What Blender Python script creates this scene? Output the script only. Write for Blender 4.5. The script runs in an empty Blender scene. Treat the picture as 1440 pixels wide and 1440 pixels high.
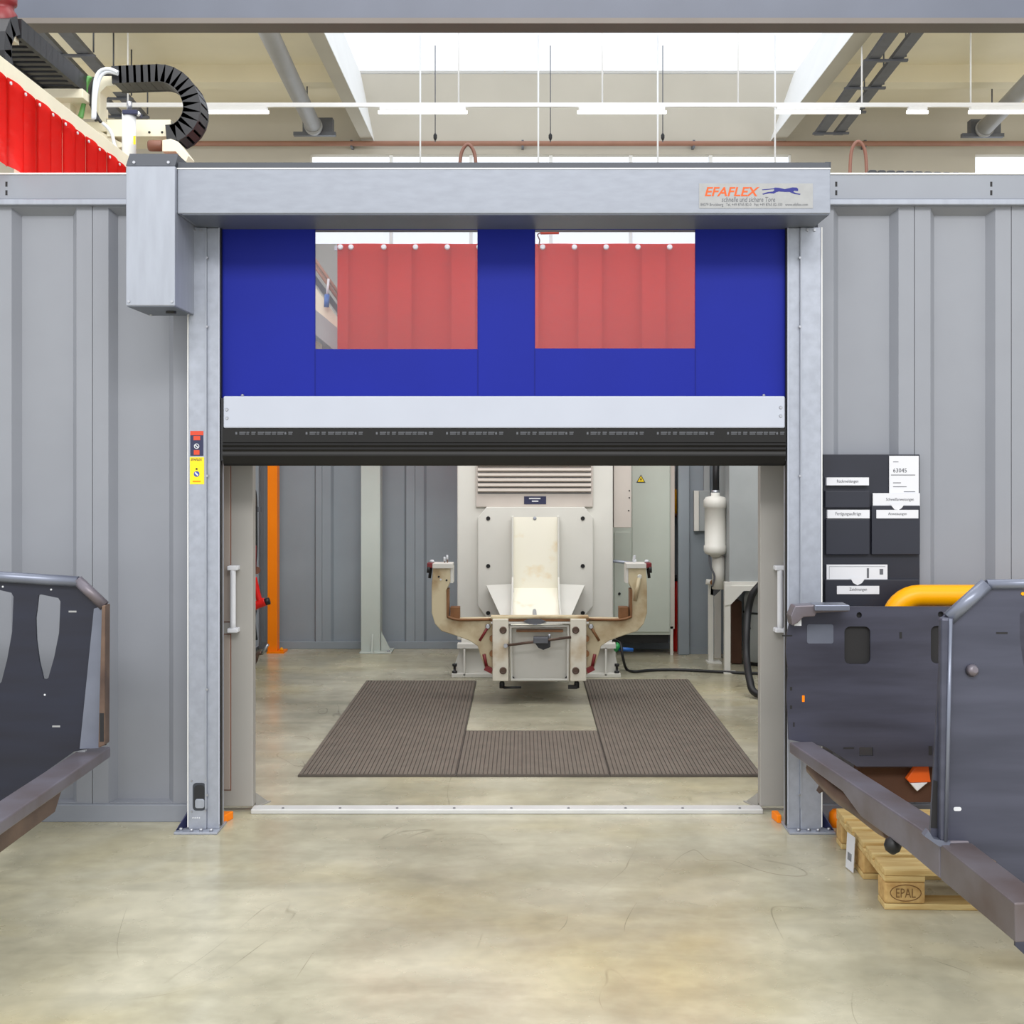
import bpy, bmesh, math, random
from mathutils import Vector, Matrix

random.seed(7)
SC = bpy.context.scene
COL = SC.collection
K = 1750.0                      # focal length in pixels of the 1440 px frame
VX, VY, EYE = 735.0, 653.0, 1.6  # principal point and eye height

# ------------------------------------------------------------------ camera, sky, exposure
cam_d = bpy.data.cameras.new('camera')
cam = bpy.data.objects.new('camera', cam_d)
COL.objects.link(cam)
cam.location = (0, 0, EYE)
cam.rotation_euler = (math.radians(90), 0, 0)
cam_d.sensor_width = 36.0
cam_d.lens = 36.0 * K / 1440.0
cam_d.shift_x = (720 - VX) / 1440.0
cam_d.shift_y = -(720 - VY) / 1440.0
cam_d.clip_start = 0.05
cam_d.clip_end = 200
SC.camera = cam

world = bpy.data.worlds.new('overcast_sky')
SC.world = world
world.use_nodes = True
bg = world.node_tree.nodes['Background']
bg.inputs['Color'].default_value = (0.96, 0.98, 1.0, 1)
bg.inputs['Strength'].default_value = 1.17
# added fill light, unseen, above and behind the camera
hl_d = bpy.data.lights.new('front_fill', 'AREA')
hl_d.shape = 'RECTANGLE'
hl_d.size = 9.0
hl_d.size_y = 2.0
hl_d.energy = 620
hl_d.color = (1.0, 0.985, 0.965)
hl_o = bpy.data.objects.new('front_fill', hl_d)
COL.objects.link(hl_o)
hl_o.location = (0.3, -4.0, 8.0)
hl_o.rotation_euler = (math.radians(58), 0, 0)
hm_o = bpy.data.objects.new('cell_fill', hl_d.copy())  # second fill light, added unseen above the cell to brighten it
hm_o.data.energy = 190
COL.objects.link(hm_o)
hm_o.location = (0.3, 6.4, 7.4)
hm_o.rotation_euler = (math.radians(42), 0, 0)
SC.view_settings.view_transform = 'Standard'
SC.view_settings.look = 'None'
SC.view_settings.gamma = 1.0
SC.view_settings.use_curve_mapping = False
SC.view_settings.exposure = 0.3
SC.cycles.max_bounces = 8
SC.cycles.transparent_max_bounces = 16


# ------------------------------------------------------------------ helpers
def P(px, py, Y):
    """world point seen at a place of the frame, at depth Y"""
    return Vector(((px - VX) * Y / K, Y, EYE - (py - VY) * Y / K))


def lin(c):
    return tuple((v / 255 / 12.92 if v / 255 <= 0.04045 else ((v / 255 + 0.055) / 1.055) ** 2.4) for v in c)


MATS = {}


def mat(name, col, rough=0.5, metal=0.0, var=0.06, scale=6.0, bump=0.0, stretch=(1, 1, 1), col2=None, lo=0.35, hi=0.65, spec=0.5):
    m = bpy.data.materials.new(name)
    m.use_nodes = True
    nt = m.node_tree
    b = nt.nodes['Principled BSDF']
    b.inputs['Roughness'].default_value = rough
    b.inputs['Metallic'].default_value = metal
    b.inputs['Specular IOR Level'].default_value = spec
    tc = nt.nodes.new('ShaderNodeTexCoord')
    mp = nt.nodes.new('ShaderNodeMapping')
    mp.inputs['Scale'].default_value = stretch
    nz = nt.nodes.new('ShaderNodeTexNoise')
    nz.inputs['Scale'].default_value = scale
    nz.inputs['Detail'].default_value = 6
    rp = nt.nodes.new('ShaderNodeValToRGB')
    c = lin(col)
    if col2:
        d = lin(col2)
    else:
        d = tuple(min(1, v * (1 + var)) for v in c)
        c = tuple(v * (1 - var) for v in c)
    rp.color_ramp.elements[0].position = lo
    rp.color_ramp.elements[1].position = hi
    rp.color_ramp.elements[0].color = (*c, 1)
    rp.color_ramp.elements[1].color = (*d, 1)
    L = nt.links.new
    L(tc.outputs['Object'], mp.inputs['Vector'])
    L(mp.outputs['Vector'], nz.inputs['Vector'])
    L(nz.outputs['Fac'], rp.inputs['Fac'])
    L(rp.outputs['Color'], b.inputs['Base Color'])
    if bump:
        bp = nt.nodes.new('ShaderNodeBump')
        bp.inputs['Strength'].default_value = bump
        bp.inputs['Distance'].default_value = 0.01
        L(nz.outputs['Fac'], bp.inputs['Height'])
        L(bp.outputs['Normal'], b.inputs['Normal'])
    MATS[name] = m
    return m


def mat_clear(name, fac, tint, haze, gloss=0.06):
    """thin clear sheet: see-through with a little haze and gloss"""
    m = bpy.data.materials.new(name)
    m.use_nodes = True
    nt = m.node_tree
    nt.nodes.remove(nt.nodes['Principled BSDF'])
    out = nt.nodes['Material Output']
    tr = nt.nodes.new('ShaderNodeBsdfTransparent')
    tr.inputs['Color'].default_value = (*lin(tint), 1)
    df = nt.nodes.new('ShaderNodeBsdfTranslucent')
    df.inputs['Color'].default_value = (*lin(haze), 1)
    gl = nt.nodes.new('ShaderNodeBsdfGlossy')
    gl.inputs['Roughness'].default_value = 0.08
    m1 = nt.nodes.new('ShaderNodeMixShader')
    m2 = nt.nodes.new('ShaderNodeMixShader')
    m1.inputs[0].default_value = fac
    m2.inputs[0].default_value = gloss
    L = nt.links.new
    L(df.outputs[0], m1.inputs[1])
    L(tr.outputs[0], m1.inputs[2])
    L(m1.outputs[0], m2.inputs[1])
    L(gl.outputs[0], m2.inputs[2])
    L(m2.outputs[0], out.inputs['Surface'])
    MATS[name] = m
    return m


def mat_red_pvc(name):
    m = bpy.data.materials.new(name)
    m.use_nodes = True
    nt = m.node_tree
    L = nt.links.new
    nt.nodes.remove(nt.nodes['Principled BSDF'])
    out = nt.nodes['Material Output']
    tc = nt.nodes.new('ShaderNodeTexCoord')
    mp = nt.nodes.new('ShaderNodeMapping')
    mp.inputs['Scale'].default_value = (3, 3, 9)
    nz = nt.nodes.new('ShaderNodeTexNoise')
    nz.inputs['Scale'].default_value = 1.6
    nz.inputs['Detail'].default_value = 2
    bp = nt.nodes.new('ShaderNodeBump')
    bp.inputs['Strength'].default_value = 0.35
    bp.inputs['Distance'].default_value = 0.05
    L(tc.outputs['Object'], mp.inputs['Vector'])
    L(mp.outputs['Vector'], nz.inputs['Vector'])
    L(nz.outputs['Fac'], bp.inputs['Height'])
    tl = nt.nodes.new('ShaderNodeBsdfTranslucent')
    tl.inputs['Color'].default_value = (1.0, 0.06, 0.05, 1)
    df = nt.nodes.new('ShaderNodeBsdfDiffuse')
    df.inputs['Color'].default_value = (1.0, 0.03, 0.025, 1)
    tr = nt.nodes.new('ShaderNodeBsdfTransparent')
    tr.inputs['Color'].default_value = (0.9, 0.02, 0.02, 1)
    gl = nt.nodes.new('ShaderNodeBsdfGlossy')
    gl.inputs['Roughness'].default_value = 0.12
    L(bp.outputs['Normal'], gl.inputs['Normal'])
    a = nt.nodes.new('ShaderNodeMixShader')
    a.inputs[0].default_value = 0.3
    L(tl.outputs[0], a.inputs[1])
    L(df.outputs[0], a.inputs[2])
    b = nt.nodes.new('ShaderNodeMixShader')
    b.inputs[0].default_value = 0.12
    L(a.outputs[0], b.inputs[1])
    L(tr.outputs[0], b.inputs[2])
    c = nt.nodes.new('ShaderNodeMixShader')
    c.inputs[0].default_value = 0.06
    L(b.outputs[0], c.inputs[1])
    L(gl.outputs[0], c.inputs[2])
    L(c.outputs[0], out.inputs['Surface'])
    MATS[name] = m


def mat_floor():
    m = bpy.data.materials.new('worn_concrete')
    m.use_nodes = True
    nt = m.node_tree
    L = nt.links.new
    b = nt.nodes['Principled BSDF']
    b.inputs['Specular IOR Level'].default_value = 0.45
    tc = nt.nodes.new('ShaderNodeTexCoord')

    def noise(scale, detail, st=(1, 1, 1), dist=0.0):
        mp = nt.nodes.new('ShaderNodeMapping')
        mp.inputs['Scale'].default_value = st
        nz = nt.nodes.new('ShaderNodeTexNoise')
        nz.inputs['Scale'].default_value = scale
        nz.inputs['Detail'].default_value = detail
        nz.inputs['Distortion'].default_value = dist
        L(tc.outputs['Object'], mp.inputs['Vector'])
        L(mp.outputs['Vector'], nz.inputs['Vector'])
        return nz

    def ramp(src, p0, p1, c0, c1):
        r = nt.nodes.new('ShaderNodeValToRGB')
        r.color_ramp.elements[0].position = p0
        r.color_ramp.elements[1].position = p1
        r.color_ramp.elements[0].color = (*c0, 1)
        r.color_ramp.elements[1].color = (*c1, 1)
        L(src, r.inputs['Fac'])
        return r

    def mix(kind, fac, a, c):
        n = nt.nodes.new('ShaderNodeMixRGB')
        n.blend_type = kind
        if isinstance(fac, float):
            n.inputs[0].default_value = fac
        else:
            L(fac, n.inputs[0])
        L(a, n.inputs[1])
        L(c, n.inputs[2])
        return n

    big = ramp(noise(1.1, 8, (1, 0.8, 1), 0.6).outputs['Fac'], 0.32, 0.68, lin((154, 149, 127)), lin((198, 193, 171)))
    warm = ramp(noise(0.8, 5, (1, 1.3, 1), 0.4).outputs['Fac'], 0.48, 0.72, (1, 1, 1), (1.0, 0.93, 0.72))
    fine = ramp(noise(14, 8, (1, 1, 1), 0.3).outputs['Fac'], 0.3, 0.7, (0.9, 0.9, 0.9), (1.06, 1.06, 1.06))
    c1 = mix('MULTIPLY', 1.0, big.outputs[0], warm.outputs[0])
    c2 = mix('MULTIPLY', 1.0, c1.outputs[0], fine.outputs[0])
    strk = ramp(noise(2.2, 7, (0.55, 1.9, 1), 0.8).outputs['Fac'], 0.36, 0.62, (0.84, 0.84, 0.83), (1.04, 1.04, 1.04))
    c2 = mix('MULTIPLY', 1.0, c2.outputs[0], strk.outputs[0])
    # scratches: thin contour lines of a warped noise, shown only in patches
    sn = noise(0.9, 2, (1.7, 0.7, 1), 1.2)
    sub = nt.nodes.new('ShaderNodeMath')
    sub.operation = 'SUBTRACT'
    sub.inputs[1].default_value = 0.5
    L(sn.outputs['Fac'], sub.inputs[0])
    ab = nt.nodes.new('ShaderNodeMath')
    ab.operation = 'ABSOLUTE'
    L(sub.outputs[0], ab.inputs[0])
    line = ramp(ab.outputs[0], 0.0, 0.003, (0.55, 0.53, 0.5), (1, 1, 1))
    patch = ramp(noise(2.3, 3).outputs['Fac'], 0.5, 0.62, (0, 0, 0), (1, 1, 1))
    c3 = mix('MULTIPLY', patch.outputs[0], c2.outputs[0], line.outputs[0])
    L(c3.outputs[0], b.inputs['Base Color'])
    rr = ramp(noise(3, 6).outputs['Fac'], 0.3, 0.7, (0.16, 0.16, 0.16), (0.34, 0.34, 0.34))
    L(rr.outputs[0], b.inputs['Roughness'])
    MATS['floor'] = m


mat_floor()
mat('panel', (138, 141, 149), 0.45, 0, 0.03, 3)
mat('panel_trim', (138, 142, 151), 0.42, 0, 0.03, 4)
mat('cell_panel', (140, 148, 155), 0.5, 0, 0.05, 2)
mat('jamb_warm_light', (160, 148, 139), 0.5, 0, 0.03, 3)  # jamb grey tinted beige, with the warmer light put into the colour
mat('sign_orange', (214, 88, 12), 0.5, 0, 0.03, 5)
mat('jamb', (160, 157, 152), 0.5, 0, 0.03, 3)
mat('alu', (156, 161, 172), 0.42, 0.25, 0.05, 30, stretch=(1, 1, 0.15))
mat('alu_header', (140, 145, 156), 0.42, 0.25, 0.05, 40, stretch=(0.3, 1, 1.0))
mat('galv', (160, 165, 177), 0.4, 0.3, 0.07, 25)
mat('underside_shade', (100, 106, 118), 0.45, 0.1, 0.04, 5)  # darker grey with the shade of the undersides put into it
mat('dark_cover', (58, 62, 70), 0.5, 0.1, 0.04, 5)
mat('white_bar', (179, 184, 197), 0.35, 0.0, 0.015, 5)
mat('rubber', (20, 19, 19), 0.42, 0, 0.08, 8, spec=0.3)
mat('black', (22, 22, 24), 0.5, 0, 0.1, 8)
mat('black_plastic', (32, 33, 37), 0.45, 0, 0.12, 10)
mat('blue_pvc', (16, 31, 140), 0.5, 0, 0.03, 3, spec=0.2)
mat('blue_seam', (12, 24, 120), 0.5, 0, 0.03, 3, spec=0.2)
mat('white_print', (214, 216, 220), 0.6, 0, 0.02, 5)
mat('paper', (214, 215, 220), 0.7, 0, 0.015, 5)
mat('print_dark', (40, 42, 52), 0.7, 0, 0.05, 5)
mat('print_grey', (92, 94, 100), 0.7, 0, 0.05, 5)
mat('print_orange', (206, 84, 8), 0.55, 0, 0.03, 5)
mat('print_blue', (16, 22, 116), 0.55, 0, 0.03, 5)
mat('plate_pale', (154, 155, 156), 0.5, 0, 0.04, 30)
mat('screw', (170, 172, 178), 0.35, 0.8, 0.1, 20)
mat('orange', (255, 134, 0), 0.45, 0, 0.03, 4, spec=0.3)
mat('yellow', (240, 165, 0), 0.35, 0, 0.02, 4, spec=0.3)
mat('sign_yellow', (250, 214, 20), 0.5, 0, 0.03, 5)
mat('sign_navy', (36, 40, 74), 0.5, 0, 0.03, 5)
mat('sign_red', (206, 66, 36), 0.5, 0, 0.03, 5)
mat('sign_blue', (60, 76, 160), 0.5, 0, 0.03, 5)
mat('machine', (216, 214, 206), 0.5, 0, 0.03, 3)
mat('machine_beige', (196, 187, 178), 0.5, 0, 0.04, 3)  # beige-grey tone, darker than the main machine colour
mat('machine_worn', (226, 220, 204), 0.55, 0, 0, 5, col2=(186, 160, 118), lo=0.5, hi=0.75)
mat('fixture', (206, 192, 158), 0.6, 0, 0, 5, col2=(146, 112, 68), lo=0.48, hi=0.74)
mat('fixture_rust', (128, 88, 54), 0.6, 0.2, 0.2, 10)
mat('chute', (246, 242, 226), 0.5, 0, 0, 4.5, col2=(232, 206, 158), lo=0.62, hi=0.78)
mat('cabinet', (192, 199, 188), 0.5, 0, 0.03, 3)
mat('cream', (232, 225, 200), 0.5, 0, 0.04, 4)
mat('column_white', (190, 197, 190), 0.5, 0, 0.03, 3)
mat('mat_rubber', (108, 99, 89), 0.7, 0, 0.1, 9)
mat('mat_edge', (80, 73, 66), 0.7, 0, 0.1, 9)
mat('steel_dark', (80, 82, 98), 0.4, 0.35, 0, 4, stretch=(0.4, 1, 3), col2=(66, 68, 82))
mat('steel_mid', (72, 73, 88), 0.42, 0.3, 0, 4, stretch=(0.4, 1, 3), col2=(56, 56, 68))
mat('steel_plate', (42, 45, 60), 0.45, 0.3, 0, 4, stretch=(0.4, 1, 3), col2=(38, 39, 50))
mat('steel_tube', (118, 123, 138), 0.33, 0.5, 0.1, 6)
mat('steel_rail', (120, 116, 126), 0.4, 0.4, 0, 4, col2=(98, 86, 84), lo=0.4, hi=0.75)
mat('steel_worn', (112, 106, 110), 0.4, 0.4, 0, 4, col2=(92, 78, 74), lo=0.4, hi=0.7)
mat('steel_brown', (120, 98, 84), 0.45, 0.4, 0, 5, col2=(80, 64, 58))
mat('hole_dark', (28, 27, 29), 0.7, 0, 0.1, 5)
mat('wood', (214, 190, 132), 0.7, 0, 0, 5, stretch=(1, 12, 12), col2=(192, 158, 98))
mat('wood_block', (206, 172, 112), 0.75, 0, 0, 30, col2=(182, 142, 84))
mat('wood_burn', (120, 86, 46), 0.8, 0, 0.1, 9)
mat('board_navy', (26, 29, 42), 0.5, 0, 0.06, 6)
mat('board_pocket', (30, 33, 46), 0.45, 0, 0.06, 6)
mat('ceiling', (232, 222, 194), 0.8, 0, 0.03, 1)
mat('hall_wall', (188, 182, 168), 0.8, 0, 0.03, 1)
mat('hall_wall_grey', (160, 158, 155), 0.8, 0, 0.03, 1)
mat('reveal_white', (240, 240, 238), 0.7, 0, 0.02, 1)
mat('crane', (84, 89, 102), 0.5, 0.0, 0.05, 2)
mat('crane_flange', (106, 99, 93), 0.6, 0.0, 0.05, 2)
mat('duct', (158, 157, 155), 0.5, 0.1, 0.05, 3)
mat('tray', (98, 100, 106), 0.5, 0.3, 0.08, 6)
mat('pipe_brown', (150, 108, 88), 0.6, 0, 0.05, 4)
mat('lamp_white', (236, 236, 236), 0.5, 0, 0.02, 4)
mat('cable_white', (222, 226, 232), 0.4, 0, 0.03, 5)
mat('cable_green', (96, 158, 84), 0.4, 0, 0.1, 5)
mat('hose_brown', (120, 78, 62), 0.5, 0, 0.1, 5)
mat('red_part', (220, 24, 18), 0.35, 0, 0.1, 6)
mat('dark_red', (120, 30, 34), 0.4, 0, 0.1, 6)
mat('brown_box', (74, 46, 30), 0.8, 0, 0.15, 5)
mat('connector_green', (40, 150, 80), 0.4, 0, 0.1, 5)
mat('connector_blue', (40, 100, 180), 0.4, 0, 0.1, 5)
mat('threshold', (200, 200, 198), 0.5, 0.1, 0.05, 6)
mat('grey_box', (160, 164, 164), 0.5, 0, 0.05, 4)
mat_red_pvc('red_pvc')
mat_clear('clear_pvc', 0.93, (250, 250, 252), (235, 235, 240), 0.03)
mat_clear('glazing', 0.92, (250, 252, 255), (245, 248, 255), 0.03)
em = mat('tube_light', (255, 255, 255), 0.5, 0, 0)
em.node_tree.nodes['Principled BSDF'].inputs['Emission Color'].default_value = (1, 0.98, 0.95, 1)
em.node_tree.nodes['Principled BSDF'].inputs['Emission Strength'].default_value = 3.0


def wloc(o):
    v = Vector((0, 0, 0))
    while o is not None:
        v += o.location
        o = o.parent
    return v


def tag(o, label=None, cat=None, group=None, kind=None):
    if label: o['label'] = label
    if cat: o['category'] = cat
    if group: o['group'] = group
    if kind: o['kind'] = kind
    return o


def thing(name, loc, label=None, cat=None, group=None, kind=None):
    o = bpy.data.objects.new(name, None)
    o.empty_display_size = 0.1
    COL.objects.link(o)
    o.location = loc
    return tag(o, label, cat, group, kind)


class B:
    """collects shapes in world coordinates, then becomes ONE mesh object"""

    def __init__(s):
        s.bm = bmesh.new()

    def box(s, x0, x1, y0, y1, z0, z1):
        v = [s.bm.verts.new((x, y, z)) for z in (z0, z1) for y in (y0, y1) for x in (x0, x1)]
        for f in ((0, 2, 3, 1), (4, 5, 7, 6), (0, 1, 5, 4), (2, 6, 7, 3), (0, 4, 6, 2), (1, 3, 7, 5)):
            s.bm.faces.new([v[i] for i in f])
        return s

    def pbox(s, px0, px1, py0, py1, Y0, Y1):
        """box whose front face fills that frame rectangle at depth Y0"""
        a = P(px0, py1, Y0)
        b = P(px1, py0, Y0)
        return s.box(a.x, b.x, Y0, Y1, a.z, b.z)

    def obox(s, c, ux, uy, hx, hy, hz):
        """box about c with half sizes along ux, uy and their normal"""
        ux = Vector(ux).normalized()
        uy = Vector(uy)
        uy = (uy - ux * uy.dot(ux)).normalized()
        uz = ux.cross(uy)
        c = Vector(c)
        v = [s.bm.verts.new(c + ux * hx * a + uy * hy * b + uz * hz * d) for d in (-1, 1) for b in (-1, 1) for a in (-1, 1)]
        for f in ((0, 2, 3, 1), (4, 5, 7, 6), (0, 1, 5, 4), (2, 6, 7, 3), (0, 4, 6, 2), (1, 3, 7, 5)):
            s.bm.faces.new([v[i] for i in f])
        return s

    def cyl(s, a, b, r, n=16, r2=None):
        return s.tube([a, b], r, n, r2=r2)

    def tube(s, pts, r, n=10, closed=False, r2=None, smooth=True):
        pts = [Vector(p) for p in pts]
        rings = []
        N = len(pts)
        prev = None
        for i, p in enumerate(pts):
            if closed:
                t = (pts[(i + 1) % N] - pts[i - 1]).normalized()
            else:
                t = (pts[min(i + 1, N - 1)] - pts[max(i - 1, 0)]).normalized()
            if prev is None:
                up = Vector((0, 0, 1)) if abs(t.z) < 0.9 else Vector((0, 1, 0))
                u = t.cross(up).normalized()
            else:
                u = (prev - t * prev.dot(t)).normalized()
            prev = u
            w = t.cross(u)
            rr = r if r2 is None else r + (r2 - r) * i / (N - 1)
            rings.append([s.bm.verts.new(p + (u * math.cos(2 * math.pi * k / n) + w * math.sin(2 * math.pi * k / n)) * rr) for k in range(n)])
        for i in range(N if closed else N - 1):
            A, C = rings[i], rings[(i + 1) % N]
            for k in range(n):
                f = s.bm.faces.new([A[k], A[(k + 1) % n], C[(k + 1) % n], C[k]])
                f.smooth = smooth
        if not closed:
            s.bm.faces.new(rings[0][::-1])
            s.bm.faces.new(rings[-1])
        return s

    def lathe(s, base, prof, n=24, axis=(0, 0, 1)):
        ax = Vector(axis).normalized()
        u = ax.orthogonal().normalized()
        w = ax.cross(u)
        base = Vector(base)
        rings = []
        for r, h in prof:
            rings.append([s.bm.verts.new(base + ax * h + (u * math.cos(2 * math.pi * k / n) + w * math.sin(2 * math.pi * k / n)) * max(r, 1e-4)) for k in range(n)])
        for A, C in zip(rings, rings[1:]):
            for k in range(n):
                f = s.bm.faces.new([A[k], A[(k + 1) % n], C[(k + 1) % n], C[k]])
                f.smooth = True
        s.bm.faces.new(rings[0][::-1])
        s.bm.faces.new(rings[-1])
        return s

    def prism(s, pts, d, holes=()):
        """planar outline (with holes) pushed along d"""
        d = Vector(d)
        if not holes:
            A = [s.bm.verts.new(Vector(p)) for p in pts]
            C = [s.bm.verts.new(Vector(p) + d) for p in pts]
            n = len(A)
            s.bm.faces.new(A)
            s.bm.faces.new(C[::-1])
            for i in range(n):
                s.bm.faces.new([A[i], C[i], C[(i + 1) % n], A[(i + 1) % n]])
            return s
        loops = [list(map(Vector, pts))] + [list(map(Vector, h)) for h in holes]
        sheets = []
        for off in (Vector((0, 0, 0)), d):
            edges, lv = [], []
            for lp in loops:
                vs = [s.bm.verts.new(p + off) for p in lp]
                lv.append(vs)
                for i in range(len(vs)):
                    edges.append(s.bm.edges.new((vs[i], vs[(i + 1) % len(vs)])))
            bmesh.ops.triangle_fill(s.bm, edges=edges, use_beauty=True)
            sheets.append(lv)
        for la, lb in zip(*sheets):
            n = len(la)
            for i in range(n):
                s.bm.faces.new([la[i], lb[i], lb[(i + 1) % n], la[(i + 1) % n]])
        return s

    def pprism(s, px, Y, depth, holes=()):
        return s.prism([P(x, y, Y) for x, y in px], (0, depth, 0), [[P(x, y, Y) for x, y in h] for h in holes])

    def build(s, name, m, parent=None, bevel=0.0, label=None, cat=None, group=None, kind=None, fixn=True):
        if fixn:
            bmesh.ops.recalc_face_normals(s.bm, faces=s.bm.faces[:])
        me = bpy.data.meshes.new(name)
        if parent is not None:
            o0 = wloc(parent)
        else:
            xs = [v.co for v in s.bm.verts]
            o0 = Vector(((min(v.x for v in xs) + max(v.x for v in xs)) / 2, (min(v.y for v in xs) + max(v.y for v in xs)) / 2, min(v.z for v in xs)))
        if parent is not None:
            xs = [v.co for v in s.bm.verts]
            c = sum((v for v in xs), Vector()) / len(xs)
            own = c
        else:
            own = o0
        bmesh.ops.translate(s.bm, verts=s.bm.verts[:], vec=-own)
        s.bm.to_mesh(me)
        s.bm.free()
        ob = bpy.data.objects.new(name, me)
        COL.objects.link(ob)
        me.materials.append(MATS[m])
        if parent is not None:
            ob.parent = parent
            ob.location = own - o0
        else:
            ob.location = own
        if bevel:
            md = ob.modifiers.new('edge', 'BEVEL')
            md.width = bevel
            md.segments = 2
            md.limit_method = 'ANGLE'
            md.angle_limit = math.radians(40)
            md.harden_normals = False
        return tag(ob, label, cat, group, kind)


def lettering(txt, x0, x1, z0, z1, y, m, parent, shear=0.0, name='lettering', depth=0.0006, bold=0.0):
    """text fitted into that rectangle of the plane y, facing -Y"""
    cu = bpy.data.curves.new(name, 'FONT')
    cu.body = txt
    cu.shear = shear
    cu.offset = bold
    cu.resolution_u = 2
    tmp = bpy.data.objects.new('tmp', cu)
    COL.objects.link(tmp)
    bpy.context.view_layer.update()
    dg = bpy.context.evaluated_depsgraph_get()
    me = bpy.data.meshes.new_from_object(tmp.evaluated_get(dg))
    bpy.data.objects.remove(tmp)
    vs = [v.co.copy() for v in me.vertices]
    ax, bx = min(v.x for v in vs), max(v.x for v in vs)
    ay, by = min(v.y for v in vs), max(v.y for v in vs)
    o0 = wloc(parent)
    c = Vector(((x0 + x1) / 2, y, (z0 + z1) / 2))
    for v, co in zip(me.vertices, vs):
        v.co = Vector((x0 + (co.x - ax) / (bx - ax) * (x1 - x0), y - depth, z0 + (co.y - ay) / (by - ay) * (z1 - z0))) - c
    ob = bpy.data.objects.new(name, me)
    COL.objects.link(ob)
    me.materials.clear()
    me.materials.append(MATS[m])
    ob.parent = parent
    ob.location = c - o0
    return ob


def plettering(txt, px0, px1, py0, py1, Y, m, parent, **kw):
    a, b = P(px0, py1, Y), P(px1, py0, Y)
    return lettering(txt, a.x, b.x, a.z, b.z, Y, m, parent, **kw)


def copies(src, locs, parent=None):
    """linked copies of a part (location relative to its parent)"""
    out = []
    for l in locs:
        c = src.copy()
        COL.objects.link(c)
        c.parent = parent if parent is not None else src.parent
        c.location = l
        out.append(c)
    return out


def arc(c, r, a0, a1, n, u=(1, 0, 0), w=(0, 0, 1)):
    c, u, w = Vector(c), Vector(u), Vector(w)
    return [c + (u * math.cos(math.radians(a0 + (a1 - a0) * i / n)) + w * math.sin(math.radians(a0 + (a1 - a0) * i / n))) * r for i in range(n + 1)]


def smooth_path(pts, n=6):
    pts = [Vector(p) for p in pts]
    out = []
    for i in range(len(pts) - 1):
        p0, p1, p2, p3 = pts[max(i - 1, 0)], pts[i], pts[i + 1], pts[min(i + 2, len(pts) - 1)]
        for k in range(n):
            t = k / n
            out.append(0.5 * ((2 * p1) + (p2 - p0) * t + (2 * p0 - 5 * p1 + 4 * p2 - p3) * t * t + (3 * p1 - p0 - 3 * p2 + p3) * t ** 3))
    out.append(pts[-1])
    return out


def rrect(x0, x1, y0, y1, r, n=4):
    out = []
    for cx, cy, a in ((x1 - r, y1 - r, 0), (x0 + r, y1 - r, 90), (x0 + r, y0 + r, 180), (x1 - r, y0 + r, 270)):
        for i in range(n + 1):
            t = math.radians(a + 90 * i / n)
            out.append((cx + r * math.cos(t), cy + r * math.sin(t)))
    return out


# ================================================================== SETTING
WY = 5.58        # front face of the cell's front wall
WTOP = 2.895
B().box(-10, 12, -5, 24, -0.1, 0).build('floor', 'floor', kind='structure', label='worn beige polished concrete floor', cat='floor')

# ------------------------------------------------ front wall of pressed steel panels
def pan_panel(w, h, fl, sl, dp, th=0.05, top=0.035):
    """pressed panel: flange rim, sloping sides, recessed pan; front at y=0, x 0..w, z 0..h"""
    bm = bmesh.new()
    def ring(x0, x1, z0, z1, y):
        return [bm.verts.new(p) for p in ((x0, y, z0), (x1, y, z0), (x1, y, z1), (x0, y, z1))]
    back = ring(0, w, 0, h, th)
    a = ring(0, w, 0, h, 0)
    b = ring(fl, w - fl, 0.004, h - 0.006, 0)
    c = ring(fl + sl, w - fl - sl, 0.010, h - top, dp)
    for A, C in ((back, a), (a, b), (b, c)):
        for i in range(4):
            bm.faces.new([A[i], A[(i + 1) % 4], C[(i + 1) % 4], C[i]])
    bm.faces.new(c)
    bm.faces.new(back[::-1])
    bmesh.ops.recalc_face_normals(bm, faces=bm.faces[:])
    me = bpy.data.meshes.new('wall_panel')
    bm.to_mesh(me)
    bm.free()
    return me


wf = B()
wf.box(-3.72, -1.40, WY + 0.06, WY + 0.10, 0, WTOP)
wf.box(1.22, 3.95, WY + 0.06, WY + 0.10, 0, WTOP)
wf.box(-1.40, 1.22, WY + 0.06, WY + 0.10, 2.72, WTOP)
wall_front = wf.build('wall_front', 'panel_trim', kind='structure', label='grey pressed steel panel wall around the doorway', cat='wall')
pm = pan_panel(0.431, 2.757 - 0.079, 0.070, 0.030, 0.042)
pm.materials.append(MATS['panel'])
wo = wloc(wall_front)
for x in [-1.929 - 0.434 * k for k in range(-1, 4)] + [1.757 + 0.434 * k for k in range(-1, 5)]:
    o = bpy.data.objects.new('wall_panel', pm)
    COL.objects.link(o)
    o.parent = wall_front
    o.location = Vector((x - 0.4325 if x < 0 else x + 0.0015, WY, 0.079)) - wo
    if x < 0:
        o.location.x = x - 0.4325 - wo.x
for x0, x1 in ((-3.72, -1.42), (1.26, 3.95)):
    B().box(x0, x1, WY - 0.02, WY + 0.11, 2.783, WTOP).build('top_rail', 'panel_trim', wall_front, 0.004)
    B().box(x0, x1, WY - 0.035, WY + 0.05, 2.757, 2.782).build('rail_lip', 'alu', wall_front, 0.004)
    B().box(x0, x1, WY - 0.024, WY + 0.11, WTOP, WTOP + 0.007).build('rail_highlight', 'reveal_white', wall_front)  # thin white strip paints the highlight along the rail's top edge
    B().box(x0, x1, WY - 0.015, WY + 0.05, 0, 0.078).build('baseboard', 'panel_trim', wall_front, 0.003)
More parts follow.
